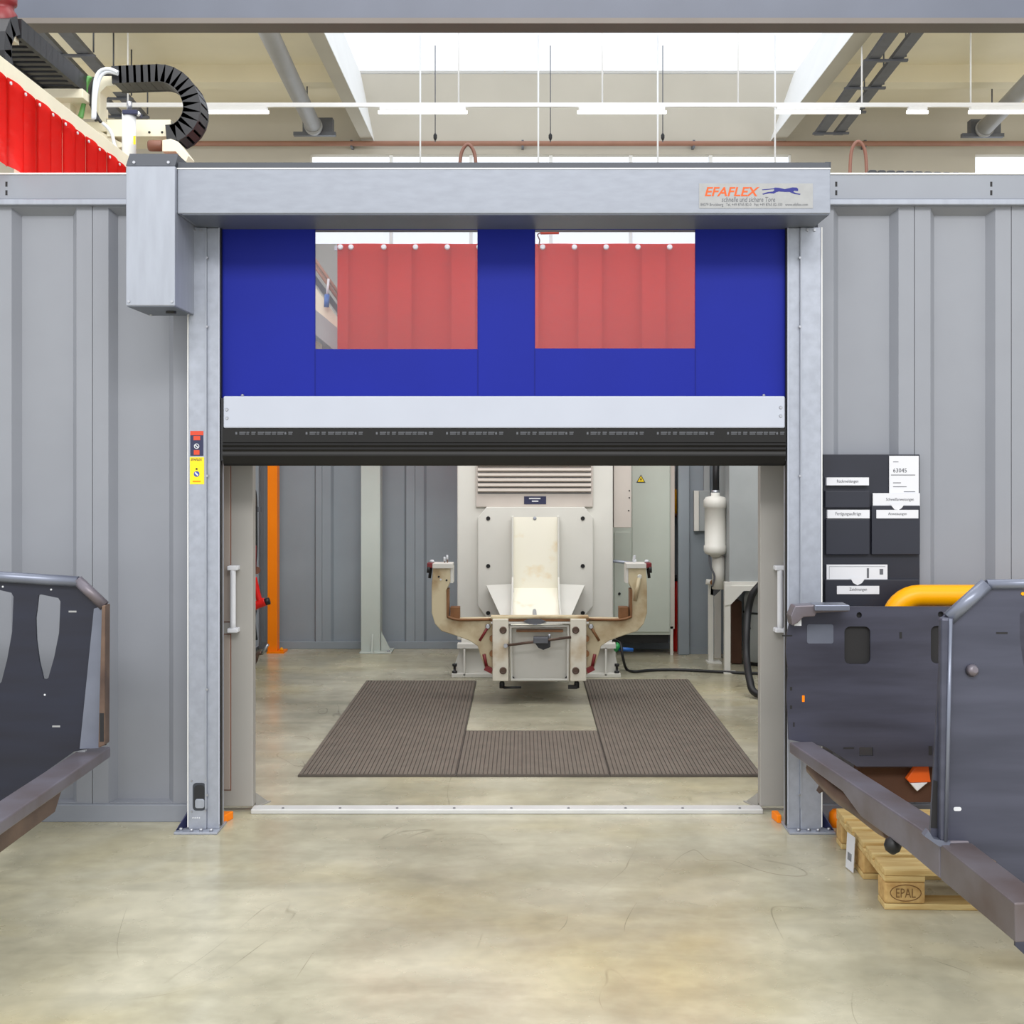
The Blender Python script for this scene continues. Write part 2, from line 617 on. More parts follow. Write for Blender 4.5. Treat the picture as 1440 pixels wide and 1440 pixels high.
for px in (9, 1176, 1394):
    for py in (259, 271):
        B().pbox(px - 1.5, px + 1.5, py - 3.5, py + 3.5, WY - 0.0205, WY).build('slot', 'hole_dark', wall_front)
B().box(-1.495, -1.40, WY + 0.0, WY + 0.05, 0.0, 2.75).build('edge_post', 'panel_trim', wall_front, 0.004)

# ------------------------------------------------ cell walls behind
CY = 10.8
wb = B().box(-2.33, 3.2, CY + 0.05, CY + 0.1, 0, WTOP).build('wall_back', 'cell_panel', kind='structure', label='grey blue panel wall closing the far side of the cell', cat='wall')
pb = pan_panel(0.805, WTOP - 0.05, 0.075, 0.02, 0.035)
pb.materials.append(MATS['cell_panel'])
for k in range(6):
    o = bpy.data.objects.new('wall_panel', pb)
    COL.objects.link(o)
    o.parent = wb
    o.location = Vector((-2.548 + 0.808 * k, CY, 0.05)) - wloc(wb)
    if k == 0:
        o.scale.x = 0.72
        o.location.x += 0.808 * 0.28
B().box(-2.33, 3.2, CY - 0.015, CY + 0.05, 0, 0.062).build('baseboard', 'cell_panel', wb, 0.003)
wl = B().box(-2.33, -2.29, WY + 0.1, CY + 0.1, 0, 2.858).build('wall_cell_left', 'cell_panel', kind='structure', label='grey panel side wall of the cell with hanging hoses', cat='wall')
pl = pan_panel(0.805, 2.805, 0.075, 0.02, 0.03, 0.04)
pl.materials.append(MATS['cell_panel'])
for k in range(6):
    o = bpy.data.objects.new('wall_panel', pl)
    COL.objects.link(o)
    o.parent = wl
    o.rotation_euler.z = math.pi / 2
    o.location = Vector((-2.25, WY + 0.12 + 0.835 * k, 0.05)) - wloc(wl)
B().box(2.75, 2.8, WY + 0.1, CY + 0.1, 0, WTOP).build('wall_cell_right', 'cell_panel', kind='structure', label='plain grey side wall behind the dust filter', cat='wall')

# partition column beside the electric cabinet
pt = B().box(1.335, 1.85, 10.5, 10.56, 0, WTOP).build('wall_partition', 'cell_panel', kind='structure', label='grey blue partition panel behind the filter cylinder', cat='wall')
B().box(1.305, 1.40, 10.44, 10.5, 0, WTOP).build('edge_post', 'cell_panel', pt, 0.006)
B().box(1.40, 1.85, 10.488, 10.5, 0.0, 0.06).build('baseboard', 'cell_panel', pt)

# ------------------------------------------------ inner door leaves at the opening
def leaf(sx, pxs, name, label):
    x0, x1 = pxs          # outer, inner edge
    d = B().box(min(x0, x1), max(x0, x1), 5.74, 5.80, 0.022, 2.68).build(name, 'jamb', kind='structure', label=label, cat='door', bevel=0.003)
    for z0, z1 in ((0.10, 0.815), (0.875, 2.5)):
        xa = x0 + sx * 0.065
        xb = x0 + sx * 0.122
        B().box(min(xa, xb) - 0.004, max(xa, xb) + 0.004, 5.7385, 5.741, z0 - 0.004, z1 + 0.004).build('panel_groove', 'hose_brown', d)
        B().box(min(xa, xb), max(xa, xb), 5.733, 5.741, z0, z1).build('raised_panel', 'jamb_warm_light', d, 0.003)
    hx = x1 - sx * 0.083
    h = B().tube(smooth_path([(hx, 5.70, 0.835), (hx, 5.70, 1.0), (hx, 5.70, 1.13)], 3), 0.013, 12).build('handle', 'paper', d, label='white bar handle')
    for z in (0.84, 1.125):
        B().box(hx - 0.024, hx + 0.024, 5.685, 5.74, z - 0.01, z + 0.01).build('handle_bracket', 'paper', h, 0.004)
    B().prism([(x1, 5.78, 0.0), (x1 + sx * 0.05, 5.90, 0.0), (x1 - sx * 0.01, 5.90, 0.0), (x1 - sx * 0.01, 5.78, 0.0)], (0, 0, 0.006)).build('foot_plate', 'jamb', d)
    B().prism([(x1, 5.80, 0.005), (x1 + sx * 0.04, 5.89, 0.005), (x1, 5.80, 0.07)], (sx * -0.006, 0.004, 0)).build('foot_gusset', 'jamb', d)
    return d


leaf(1, (-1.47, -1.244), 'door_1', 'slim grey door leaf edge with white bar handle beside the stickered guide post')
leaf(-1, (1.33, 1.096), 'door_2', 'slim grey door leaf edge with white bar handle beside the document board')
tr = B().box(-1.244, 1.10, 5.69, 5.765, 0, 0.022).build('trim_1', 'threshold', kind='structure', label='pale metal threshold strip across the doorway floor', cat='threshold', bevel=0.004)
sc0 = B().cyl((-1.1, 5.71, 0.021), (-1.1, 5.71, 0.025), 0.006, 8).build('screw', 'tray', tr)
copies(sc0, [sc0.location + Vector((0.262 * k, 0, 0)) for k in range(1, 9)])

# ------------------------------------------------ hall: ceiling, beams, skylight, far wall
HB = 22.0
CZ = 7.9
ce = B()
ce.box(-11, -3.0, 13.0, HB, CZ, CZ + 0.2)
ce.box(4.9, 13, 13.0, HB, CZ, CZ + 0.2)
ce_o = ce.build('ceiling', 'ceiling', kind='structure', label='cream hall ceiling either side of the skylight', cat='ceiling')
for sec, rv in (([(-2.84, 7.3), (-2.63, 7.3), (-2.87, 8.5), (-3.1, 8.5), (-3.1, 7.85)], [(-2.628, 7.3), (-2.62, 7.3), (-2.86, 8.5), (-2.868, 8.5)]),
                ([(4.62, 7.3), (4.38, 7.3), (4.80, 8.5), (5.0, 8.5), (5.0, 7.85)], [(4.378, 7.3), (4.37, 7.3), (4.79, 8.5), (4.798, 8.5)])):
    bo_ = B().prism([(x, 13.0, z) for x, z in sec], (0, HB - 13.0, 0)).build('roof_beam', 'hall_wall', ce_o)
    B().prism([(x, 13.0, z) for x, z in rv], (0, HB - 13.0, 0)).build('white_reveal', 'reveal_white', ce_o)
for y in (13.2, 16.4, 19.6):
    B().box(-11, -2.95, y, y + 0.35, 7.62, CZ).build('cross_beam', 'ceiling', ce_o)
    B().box(4.8, 13, y, y + 0.35, 7.62, CZ).build('cross_beam', 'ceiling', ce_o)
sk = thing('window_1', (0.5, 15, 8.5), 'bright white skylight glazing between the roof beams', 'skylight', kind='structure')
for k in range(6):
    B().box(-2.86 + 1.276 * k, -2.86 + 1.276 * (k + 1) - 0.01, 13.0, HB, 8.5, 8.51).build('pane', 'glazing', sk)

fw = B()
fw.box(-11, 13, HB, HB + 0.2, 7.08, 8.56)
fw.box(-11, -3.75, HB, HB + 0.2, 0, 7.08)
fw.box(4.75, 8.0, HB, HB + 0.2, 0, 7.08)
fw.box(12, 13, HB, HB + 0.2, 0, 7.08)
far = fw.build('wall_hall_back', 'hall_wall', kind='structure', label='cream far hall wall with strip windows', cat='wall')
fg = B()
fg.box(-3.75, 4.75, HB, HB + 0.2, 0, 5.5)
fg.box(8.0, 12, HB, HB + 0.2, 0, 5.5)
fg.build('lower_wall', 'hall_wall_grey', far)
for n, x0, x1 in ((2, -3.75, 4.75), (3, 8.0, 12.0)):
    w = thing('window_%d' % n, ((x0 + x1) / 2, HB + 0.1, 5.5), 'long strip window high in the far hall wall' if n == 2 else 'strip window in the far wall beyond the black cable chain', 'window', kind='structure')
    m = int(round((x1 - x0) / 1.4))
    for k in range(m):
        a = x0 + (x1 - x0) * k / m
        b = x0 + (x1 - x0) * (k + 1) / m
        B().box(a + 0.03, b - 0.03, HB + 0.08, HB + 0.09, 5.52, 7.06).build('pane', 'glazing', w)
        B().box(b - 0.03, b + 0.03, HB + 0.05, HB + 0.12, 5.5, 7.08).build('mullion', 'reveal_white', w)

# gray crane girder crossing above
cr = thing('crane_girder', (0, 9.1, 4.79), 'blue grey steel girder spanning the hall overhead', 'girder')
B().box(-9, 9, 9.06, 9.12, 4.83, 5.5).build('web', 'crane', cr)
B().box(-9, 9, 9.0, 9.2, 4.79, 4.83).build('bottom_flange', 'crane_flange', cr)
B().box(-9, 9, 9.02, 9.05, 4.83, 5.2).build('cover', 'crane', cr)

# ================================================================== ROLL DOOR
DY = 5.42
HY = 5.15
rd = thing('roll_up_door', (0, DY, 0), 'half open blue roll-up door with silver header and two clear windows', 'roll door', kind='thing')
hx1 = P(1168, 0, HY).x
hz0, hz1 = 2.6375, 2.8255
hd = B().prism([(-1.43, HY, hz0), (-1.43, HY, hz1), (-1.43, WY - 0.03, hz1), (-1.43, WY - 0.03, hz0)], (hx1 + 1.43, 0, 0)).build('header_box', 'alu_header', rd, 0.004)
B().prism([(-1.43, HY + 0.004, hz1), (-1.43, HY + 0.008, hz1 + 0.026), (-1.43, WY - 0.04, hz1 + 0.03), (-1.43, WY - 0.04, hz1)], (hx1 + 1.425, 0, 0)).build('header_cover', 'dark_cover', rd)
B().box(-1.41, hx1 - 0.004, HY + 0.006, WY - 0.04, hz0 - 0.004, hz0).build('underside_shade', 'underside_shade', hd)  # sheet added to darken the header's underside
B().box(-1.43, hx1, HY - 0.003, HY + 0.01, hz1 - 0.004, hz1 + 0.001).build('header_lip', 'reveal_white', hd)
B().box(hx1 - 0.02, hx1 + 0.004, HY + 0.01, HY + 0.3, hz1, hz1 + 0.028).build('cover_end', 'dark_cover', rd)

# name plate on header
a, b = P(983, 293, HY), P(1143, 258, HY)
npl = B().box(a.x, b.x, HY - 0.002, HY, a.z, b.z).build('name_plate', 'plate_pale', rd, label='pale name plate with orange lettering and blue running cat')
plettering('EFAFLEX', 991, 1068, 263, 276, HY - 0.002, 'print_orange', npl, shear=0.25, bold=0.02)
plettering('schnelle und sichere Tore', 1015, 1090, 277, 284, HY - 0.002, 'print_grey', npl, shear=0.15)
plettering('84079 Bruckberg   Tel. +49 8765 82-0   Fax +49 8765 82-100   www.efaflex.com', 985, 1136, 285.5, 291, HY - 0.002, 'print_grey', npl)
cat = [(730, 107), (835, 98), (850, 90), (885, 92), (940, 104), (980, 95), (1010, 88), (1050, 90), (1064, 103), (1062, 122), (1045, 122), (1030, 118), (1018, 128), (1040, 140), (1085, 148), (1080, 156), (1030, 150), (1000, 138), (985, 130), (940, 130), (885, 126), (862, 132), (840, 145), (800, 142), (740, 155), (732, 148), (785, 130), (830, 126), (846, 112), (838, 105), (735, 114)]
B().pprism([(960 + x / 6.545, 250 + y / 6.545) for x, y in cat], HY - 0.0026, 0.0006).build('cat_emblem', 'print_blue', npl)

# drive box
bx0, bx1, by0, bz0 = P(177, 0, 5.12).x, P(246, 0, 5.12).x, 5.12, 2.2524
db = B().box(bx0, bx1, by0, DY + 0.02, bz0, hz1 + 0.002).build('drive_box', 'alu', rd, 0.004)
B().prism([(bx0, by0, hz1 + 0.003), (bx1, by0, hz1 + 0.003), (bx1 + 0.0, by0 + 0.05, hz1 + 0.065), (bx0 + 0.0, by0 + 0.05, hz1 + 0.065)], (0, 0.001, 0)).build('cap_front', 'dark_cover', db)
B().prism([(bx0 + 0.002, by0 + 0.002, hz1), (bx0 + 0.002, by0 + 0.052, hz1 + 0.062), (bx0 + 0.002, DY, hz1 + 0.062), (bx0 + 0.002, DY, hz1)], (bx1 - bx0 - 0.004, 0, 0)).build('cap', 'dark_cover', db)
for x, z, yy in ((bx0 + 0.03, hz1 + 0.02, by0 + 0.012), (bx1 - 0.03, hz1 + 0.02, by0 + 0.012), (bx0 + 0.012, bz0 + 0.018, by0), (bx1 - 0.012, bz0 + 0.018, by0)):
    B().cyl((x, yy - 0.004, z), (x, yy + 0.003, z), 0.006, 10).build('screw', 'screw', db)
B().cyl(((bx0 + bx1) / 2 + 0.04, 5.28, bz0 - 0.012), ((bx0 + bx1) / 2 + 0.04, 5.28, bz0 + 0.002), 0.022, 16).build('cable_gland', 'black', db)
for x in (bx0 + 0.02, bx1 - 0.02):
    B().cyl((x, 5.4, bz0 - 0.008), (x, 5.4, bz0 + 0.002), 0.006, 8).build('screw', 'screw', db)
B().box(bx1 + 0.0, -1.41, HY + 0.01, DY, hz0 + 0.02, hz1).build('coupling_plate', 'alu', rd)

# guide posts
ztop = hz0 - 0.005
B().box(bx0 + 0.004, bx1 - 0.004, by0 + 0.004, DY + 0.016, bz0 - 0.003, bz0).build('underside_shade', 'underside_shade', db)  # same shade-coloured sheet under the drive box


def post(side):
    s = -1 if side == 'l' else 1
    if side == 'l':
        xo, xm, xi = P(265, 0, DY).x, P(290, 0, DY).x, P(308, 0, DY).x
    else:
        xo, xm, xi = P(1155, 0, DY).x, P(1126, 0, DY).x, P(1108, 0, DY).x
    lo, hi = min(xo, xm), max(xo, xm)
    g = B().box(lo, hi, DY, WY - 0.025, 0.01, ztop).build('guide_post', 'galv', rd, 0.004)
    B().box(min(xm, xi), max(xm, xi), DY + 0.012, DY + 0.09, 0.01, ztop).build('guide_channel', 'galv', g, 0.003)
    e = 0.006
    B().box(xm - e if s < 0 else xm - 0.002, xm + 0.002 if s < 0 else xm + e, DY - 0.003, DY + 0.02, 0.1, ztop - 0.01).build('edge_bead', 'alu', g, 0.001)
    B().box(min(xi, xi + s * 0.004), max(xi, xi + s * 0.004), DY + 0.008, DY + 0.03, 0.03, ztop).build('edge_bead', 'white_bar', g)
    B().box(min(xi, xi - s * 0.004), max(xi, xi - s * 0.004), DY + 0.02, DY + 0.045, 0.02, ztop).build('brush_seal', 'black', g)
    B().box(min(xo, xo + s * 0.004), max(xo, xo + s * 0.004), DY - 0.002, DY + 0.02, 0.02, ztop).build('edge_bead', 'reveal_white', g)
    # base plate with upturned outer ear
    x_ear = xo + s * 0.052
    bp = B().prism([(xi - s * 0.003, DY - 0.045, 0.0), (x_ear, DY - 0.045, 0.0), (x_ear, WY - 0.03, 0.0), (xi - s * 0.003, WY - 0.03, 0.0)], (0, 0, 0.01)).build('base_plate', 'galv', g, 0.002)
    B().prism([(x_ear, DY - 0.02, 0.008), (xo, DY + 0.05, 0.008), (xo, DY + 0.05, 0.09), (xo + s * 0.012, DY + 0.045, 0.085)], (0, 0.008, 0)).build('gusset', 'sign_navy', bp)
    for dx, dy in ((0.02, -0.025), (0.06, -0.02), (0.105, -0.025), (-0.03, -0.01)):
        xx = xo - s * dx
        B().lathe((xx, DY + dy, 0.01), [(0.009, 0), (0.009, 0.008), (0.005, 0.012)], 6).build('bolt', 'screw', bp)
    for z in (0.16, 0.62, 1.55, 2.2, 2.5):
        B().lathe((xm - s * 0.004, DY - 0.001, z), [(0.006, 0), (0.005, 0.004)], 8, (0, -1, 0)).build('screw', 'screw', g)
    for dx in (0.015, 0.045):
        B().lathe(((lo + hi) / 2 - 0.03 + dx, DY, ztop - 0.012), [(0.007, 0), (0.006, 0.006)], 8, (0, -1, 0)).build('screw', 'screw', g)
    return g


gl = post('l')
gr = post('r')
# inspection opening with roller low on the post with stickers
op = B().pprism(rrect(271, 289, 1101, 1140, 5), DY - 0.002, 0.003).build('inspection_opening', 'dark_cover', gl)
B().pprism(rrect(273, 287.5, 1104, 1137, 5), DY - 0.004, 0.003).build('opening_shadow', 'black_plastic', op)
B().pprism(rrect(274, 287, 1124, 1137, 3), DY - 0.012, 0.01).build('roller', 'alu', op, 0.003)
for x, y in ((269.5, 1098), (289, 1097), (269.5, 1141), (289, 1140)):
    p = P(x, y, DY)
    B().lathe(p, [(0.005, 0), (0.004, 0.004)], 8, (0, -1, 0)).build('rivet', 'screw', op)
for k in range(4):
    p = P(271.5 + 3 * k, 1150, DY)
    B().lathe(p, [(0.003, 0), (0.003, 0.003)], 8, (0, -1, 0)).build('rivet', 'white_print', gl)
# stickers
s1 = B().pbox(267.5, 286, 606, 641, DY - 0.001, DY).build('warning_sticker', 'sign_navy', gl, label='navy and red operating sticker')
B().pbox(267.5, 286, 606, 612, DY - 0.0016, DY - 0.001).build('sticker_band', 'sign_red', s1)
B().pbox(272, 281.5, 613, 619, DY - 0.0016, DY - 0.001).build('sticker_band', 'sign_red', s1)
B().pbox(272.5, 280.5, 633, 639.5, DY - 0.0016, DY - 0.001).build('sticker_band', 'sign_red', s1)
p = P(276.5, 627.5, DY - 0.0012)
B().tube(arc(p, 0.010, 0, 337.5, 15), 0.0018, 6, closed=True).build('symbol_ring', 'white_print', s1)
B().obox(p, (1, 0, -1), (0, 1, 0), 0.009, 0.001, 0.002).build('symbol_bar', 'white_print', s1)
s2 = B().pbox(267, 287, 643, 681, DY - 0.001, DY).build('notice_sticker', 'sign_yellow', gl, label='yellow key switch sticker')
plettering('EFAFLEX', 268.5, 284.5, 644.5, 648, DY - 0.001, 'print_dark', s2, shear=0.25, bold=0.02)
p = P(276.5, 666.5, DY - 0.0012)
B().lathe(p, [(0.0125, 0), (0.0125, 0.0006)], 20, (0, -1, 0)).build('symbol_disc', 'sign_blue', s2)
B().obox(p - Vector((0, 0.001, 0)), (1, 0, -1), (0, 1, 0), 0.009, 0.001, 0.003).build('symbol_bar', 'white_print', s2)
p = P(276.5, 659.5, DY - 0.0012)
B().lathe(p, [(0.0045, 0), (0.0045, 0.0006)], 12, (0, -1, 0)).build('symbol_dot', 'black', s2)
B().pbox(271, 282, 676, 678, DY - 0.0016, DY - 0.001).build('sticker_band', 'orange', s2)

# curtain with two windows
CYR = 5.47


def prect(x0, x1, y0, y1):
    return [(x0, y0), (x1, y0), (x1, y1), (x0, y1)]


cu = B().pprism(prect(303, 1113, 312, 560), CYR, 0.004, [prect(443, 672, 323, 491), prect(752, 978, 323, 490)]).build('curtain', 'blue_pvc', rd, label='royal blue flexible door curtain')
for x0, x1, y1 in ((441, 674, 493), (750, 980, 492)):
    B().pbox(x0, x1, 320, y1, CYR + 0.005, CYR + 0.007).build('vision_window', 'clear_pvc', rd, label='clear flexible window panel')
for x in (443, 672, 752, 978):
    B().pbox(x - 0.7, x + 0.7, 492, 556, CYR - 0.0015, CYR).build('seam', 'blue_seam', cu)
for x in (443, 672, 752, 978):
    B().pbox(x - 0.6, x + 0.6, 323, 491, CYR - 0.0015, CYR).build('seam', 'blue_seam', cu)
# bottom bar and rubber edge
bb = B().pbox(314, 1104, 557, 602, 5.43, 5.50).build('bottom_bar', 'white_bar', rd, 0.006, label='white aluminium bar across the foot of the curtain')
for x, y in ((319, 576), (319, 588), (1098, 573), (1098, 585)):
    B().lathe(P(x, y, 5.43), [(0.0075, 0), (0.006, 0.004)], 10, (0, -1, 0)).build('screw', 'screw', bb)
for x in (341, 1074):
    B().lathe(P(x, 557, 5.45), [(0.007, 0), (0.007, 0.006), (0.003, 0.009)], 10).build('screw', 'screw', bb)
prof = [(5.435, 602.5), (5.435, 622), (5.438, 623), (5.432, 626), (5.438, 629), (5.432, 632), (5.438, 635), (5.433, 639), (5.433, 641), (5.448, 652), (5.46, 655), (5.50, 655), (5.51, 640), (5.50, 602.5)]
x0, x1 = P(313, 0, 5.435).x, P(1105, 0, 5.435).x
re_ = B().prism([(x0, y, EYE - (py - VY) * 5.435 / K) for y, py in prof], (x1 - x0, 0, 0)).build('rubber_edge', 'rubber', rd, label='ribbed black rubber safety edge')
for sx, xa, xb in ((0, 308.5, 314), (1, 1104, 1108)):
    B().pbox(xa, xb, 560, 648, 5.44, 5.49).build('end_guide', 'black_plastic', rd, 0.002)
for k in range(8):
    r = random.Random(3)
    mk = B()
    x = 331 + 98.8 * k
    end = x + 78
    while x < end:
        w = r.choice((1.5, 2.5, 4, 6, 9))
        if w < 3:
            mk.pbox(x, x + w, 607.5, 611, 5.4345, 5.4352)
        else:
            mk.pbox(x, x + w, 607.2, 608.6, 5.4345, 5.4352)
            mk.pbox(x, x + w * 0.9, 609.6, 611, 5.4345, 5.4352)
        x += w + r.choice((1, 1.5, 3))
    mk.build('printed_marking', 'print_grey', re_)

# orange stops beside each post
for nm, pts, lab in (('floor_stop', [(310, 1157), (325, 1143), (309, 1143)], 'orange floor stop at the foot of the stickered guide post'),):
    B().prism([(P(309, 0, 5.6).x, 5.50, 0.0), (P(309, 0, 5.6).x, 5.62, 0.0), (P(327, 0, 5.6).x, 5.62, 0.0), (P(316, 0, 5.6).x, 5.50, 0.0)], (0, 0, 0.035)).build(nm, 'orange', bevel=0.004, label=lab, cat='stop')
B().prism([(1.155, 5.55, 0.0), (1.155, 5.63, 0.0), (1.125, 5.63, 0.0), (1.135, 5.55, 0.0)], (0, 0, 0.035)).build('floor_stop', 'orange', bevel=0.004, label='orange floor stop inside the guide post next to the pallet', cat='stop')
fb = B().lathe((1.385, 5.50, 0.0), [(0.028, 0), (0.032, 0.03), (0.03, 0.06), (0.015, 0.075)], 14).build('rubber_stop', 'orange', label='small round orange stop behind the post gusset near the pallet', cat='stop')

# ================================================================== RED STRIP CURTAINS
rc = thing('red_strip_curtain', (0.4, 10.0, 2.2), 'red translucent welding strips hung with white studs across the cell', 'strip curtain')
YB = 10.0
pz1, pz0 = P(0, 343, YB).z, 2.25
pitch = 44.6 * YB / K
cols = []


def strip_mesh(w, h, sag=0.012):
    bm = bmesh.new()
    n = 8
    r = []
    for i in range(n + 1):
        t = i / n
        y = -sag * math.sin(math.pi * t)
        x = (t - 0.5) * w
        r.append([bm.verts.new((x, y, 0)), bm.verts.new((x, y, h))])
    for a, b in zip(r, r[1:]):
        f = bm.faces.new([a[0], b[0], b[1], a[1]])
        f.smooth = True
    ext = bmesh.ops.solidify(bm, geom=bm.faces[:], thickness=0.003)
    me = bpy.data.meshes.new('strip')
    bm.to_mesh(me)
    bm.free()
    me.materials.append(MATS['red_pvc'])
    return me


sm = strip_mesh(pitch + 0.065, pz1 - pz0)
for k in range(-1, 15):
    o = bpy.data.objects.new('strip', sm)
    COL.objects.link(o)
    o.parent = rc
    px = 517.7 + 44.6 * k
    if k < 0:
        px = 486
        o.scale.x = 0.42
    o.location = Vector((P(px, 0, YB).x, YB + (0.008 if k % 2 else -0.008), pz0)) - rc.location
st = B().lathe((0, 0, 0), [(0.022, 0), (0.022, 0.01), (0.012, 0.018)], 14, (0, -1, 0)).build('stud', 'white_print', rc)
st_l = [Vector((P(x, 0, YB).x, YB - 0.022, P(0, 348, YB).z)) - rc.location for x in [479, 494] + [540 + 44.6 * k for k in range(0, 14)]]
st.location = st_l[0]
copies(st, st_l[1:])
B().box(P(470, 0, YB).x, 2.6, YB + 0.02, YB + 0.04, pz1 - 0.05, pz1 - 0.01).build('hanging_bar', 'alu', rc)
for x in (P(480, 0, YB).x, 2.58):
    B().box(x - 0.02, x + 0.02, YB + 0.04, CY + 0.10, pz1 - 0.05, pz1 - 0.01).build('support_arm', 'alu', rc)
    B().box(x - 0.02, x + 0.02, CY + 0.06, CY + 0.10, WTOP, pz1 - 0.01).build('support_post', 'alu', rc)

SX = -2.28
sc2 = thing('red_strip_curtain', (SX, 7.5, 2.9), 'red welding strips hanging from the cream beam above the panel wall', 'strip curtain')
sp = 0.165
sm2 = strip_mesh(sp + 0.02, 3.31 - 2.874, 0.01)
for k in range(28):
    o = bpy.data.objects.new('strip', sm2)
    COL.objects.link(o)
    o.parent = sc2
    o.rotation_euler.z = math.pi / 2
    o.location = Vector((SX + (0.004 if k % 2 else -0.004), 5.42 + sp * k, 2.874)) - sc2.location
    if k < 2:
        o.scale.z = 0.90
        o.location.z += 0.0435
    if k == 0:
        s0 = B().lathe((SX + 0.014, 5.503, 3.285), [(0.008, 0), (0.008, 0.006)], 8, (1, 0, 0)).build('stud', 'white_print', sc2)
copies(s0, [s0.location + Vector((0, sp * k, 0)) for k in range(1, 28)])
B().box(SX - 0.09, SX, 5.1, 10.1, 3.306, 3.386).build('cream_beam', 'cream', sc2, 0.004, label='cream steel beam')
for y in (5.75, 9.9):
    B().box(SX - 0.07, SX - 0.03, y, y + 0.05, 2.895, 3.31).build('support_post', 'cream', sc2)

# ================================================================== GANTRY with energy chains
ga = thing('gantry_carriage', (-2.4, 7.5, 3.38), 'cream gantry carriage with curled black cable chain behind the drive box', 'gantry')
GX = -2.72
# straight chain in its tray, running away along the beam
ch = thing('cable_chain', (GX + 2.4, -0.5, 0.37), 'straight black cable chain lying along the cream beam')
ch.parent = ga
n = 14
y0, y1 = 6.45, 7.62
zc = 3.86
lk = None
for k in range(n):
    y = y0 + (y1 - y0) * k / n
    if lk is None:
        l0 = B()
        d = (y1 - y0) / n
        for sx in (-0.11, 0.11):
            l0.box(GX + sx - 0.012, GX + sx + 0.012, y + 0.003, y + d + 0.008, zc - 0.05, zc + 0.05)
        l0.box(GX - 0.10, GX + 0.10, y + 0.02, y + d - 0.02, zc - 0.04, zc - 0.03)
        l0.box(GX - 0.10, GX + 0.10, y + 0.02, y + d - 0.02, zc + 0.03, zc + 0.04)
        lk = l0.build('chain_link', 'black_plastic', ch)
        d0 = lk.location.copy()
    else:
        copies(lk, [d0 + Vector((0, (y1 - y0) / n * k, 0))])
# turn at the near end
for k, pt_ in enumerate(arc((GX, y0, zc - 0.16), 0.16, 90, 200, 4, (0, 1, 0), (0, 0, 1))[1:]):
    a = math.radians(90 + 110 * (k + 1) / 4)
    B().obox(pt_, (1, 0, 0), (0, -math.sin(a), math.cos(a)), 0.12, 0.05, 0.045).build('chain_link', 'black_plastic', ch)
B().box(GX - 0.14, GX + 0.14, 7.3, 7.75, zc - 0.11, zc - 0.055).build('tray_end', 'cream', ch, 0.004)
B().box(GX - 0.03, GX + 0.03, 7.4, 7.5, 2.9, zc - 0.1).build('tray_post', 'cream', ch)
# motor at the frame corner
mo = B().lathe(P(4, 39, 6.4) + Vector((0, 0, 0.0)), [(0.065, 0), (0.07, 0.01), (0.07, 0.07), (0.055, 0.09), (0.055, 0.11), (0.07, 0.12), (0.07, 0.16)], 16).build('motor_cap', 'dark_red', ga)
B().box(-2.95, -2.63, 6.3, 6.5, 3.79, 3.84).build('motor_plate', 'cream', ga)
B().box(-2.95, -2.85, 6.3, 6.5, 3.39, 3.79).build('motor_bracket', 'cream', ga)
# carriage plates
CYG = 7.5
B().box(*(P(70, 0, CYG).x, P(150, 0, CYG).x), CYG + 0.05, CYG + 0.5, P(0, 182, CYG).z, P(0, 168, CYG).z).build('cross_plate', 'cream', ga, 0.004)
B().pbox(150, 240, 168, 192, CYG, CYG + 0.3).build('carriage_plate', 'cream', ga, 0.004)
B().pprism([(140, 107), (176, 107), (185, 120), (150, 121), (141, 130), (140, 168), (134, 168), (134, 112)], CYG + 0.02, 0.12).build('chain_bracket', 'cream', ga, 0.003)
B().pprism([(112, 115), (118, 118), (142, 150), (140, 158)], CYG + 0.1, 0.1).build('brace', 'cream', ga)
B().pprism([(85, 170), (130, 178), (178, 205), (165, 208), (108, 186)], CYG + 0.02, 0.1).build('lower_brace', 'cream', ga)
B().pprism([(228, 197), (240, 195), (250, 199), (265, 219), (261, 229), (247, 213), (228, 213)], CYG - 0.1, 0.14).build('angle_bracket', 'cream', ga, 0.003)
B().lathe(P(209, 205, CYG - 0.03), [(0.03, 0), (0.034, 0.01), (0.034, 0.075), (0.03, 0.085)], 16, (1, 0, 0)).build('buffer', 'hose_brown', ga)
# pneumatic cylinder
pc = B().cyl(P(181.5, 224, 7.3), P(181.5, 158, 7.3), 0.040, 20).build('cylinder', 'lamp_white', ga, label='silver pneumatic cylinder')
B().pbox(171.5, 192.5, 154, 160, 7.25, 7.36).build('cylinder_cap', 'sign_navy', pc, 0.004)
B().cyl(P(182, 154, 7.3), P(182, 143, 7.3), 0.016, 12).build('rod', 'screw', pc)
B().pbox(187.5, 190.5, 191, 203, 7.255, 7.26).build('sticker', 'sign_yellow', pc)
B().cyl(P(193, 158, 7.28), P(196, 162, 7.28), 0.012, 8).build('fitting', 'cable_white', pc)
for x in (210, 228):
    B().lathe(P(x, 186, CYG), [(0.008, 0), (0.006, 0.006)], 8, (0, -1, 0)).build('screw', 'black', ga)
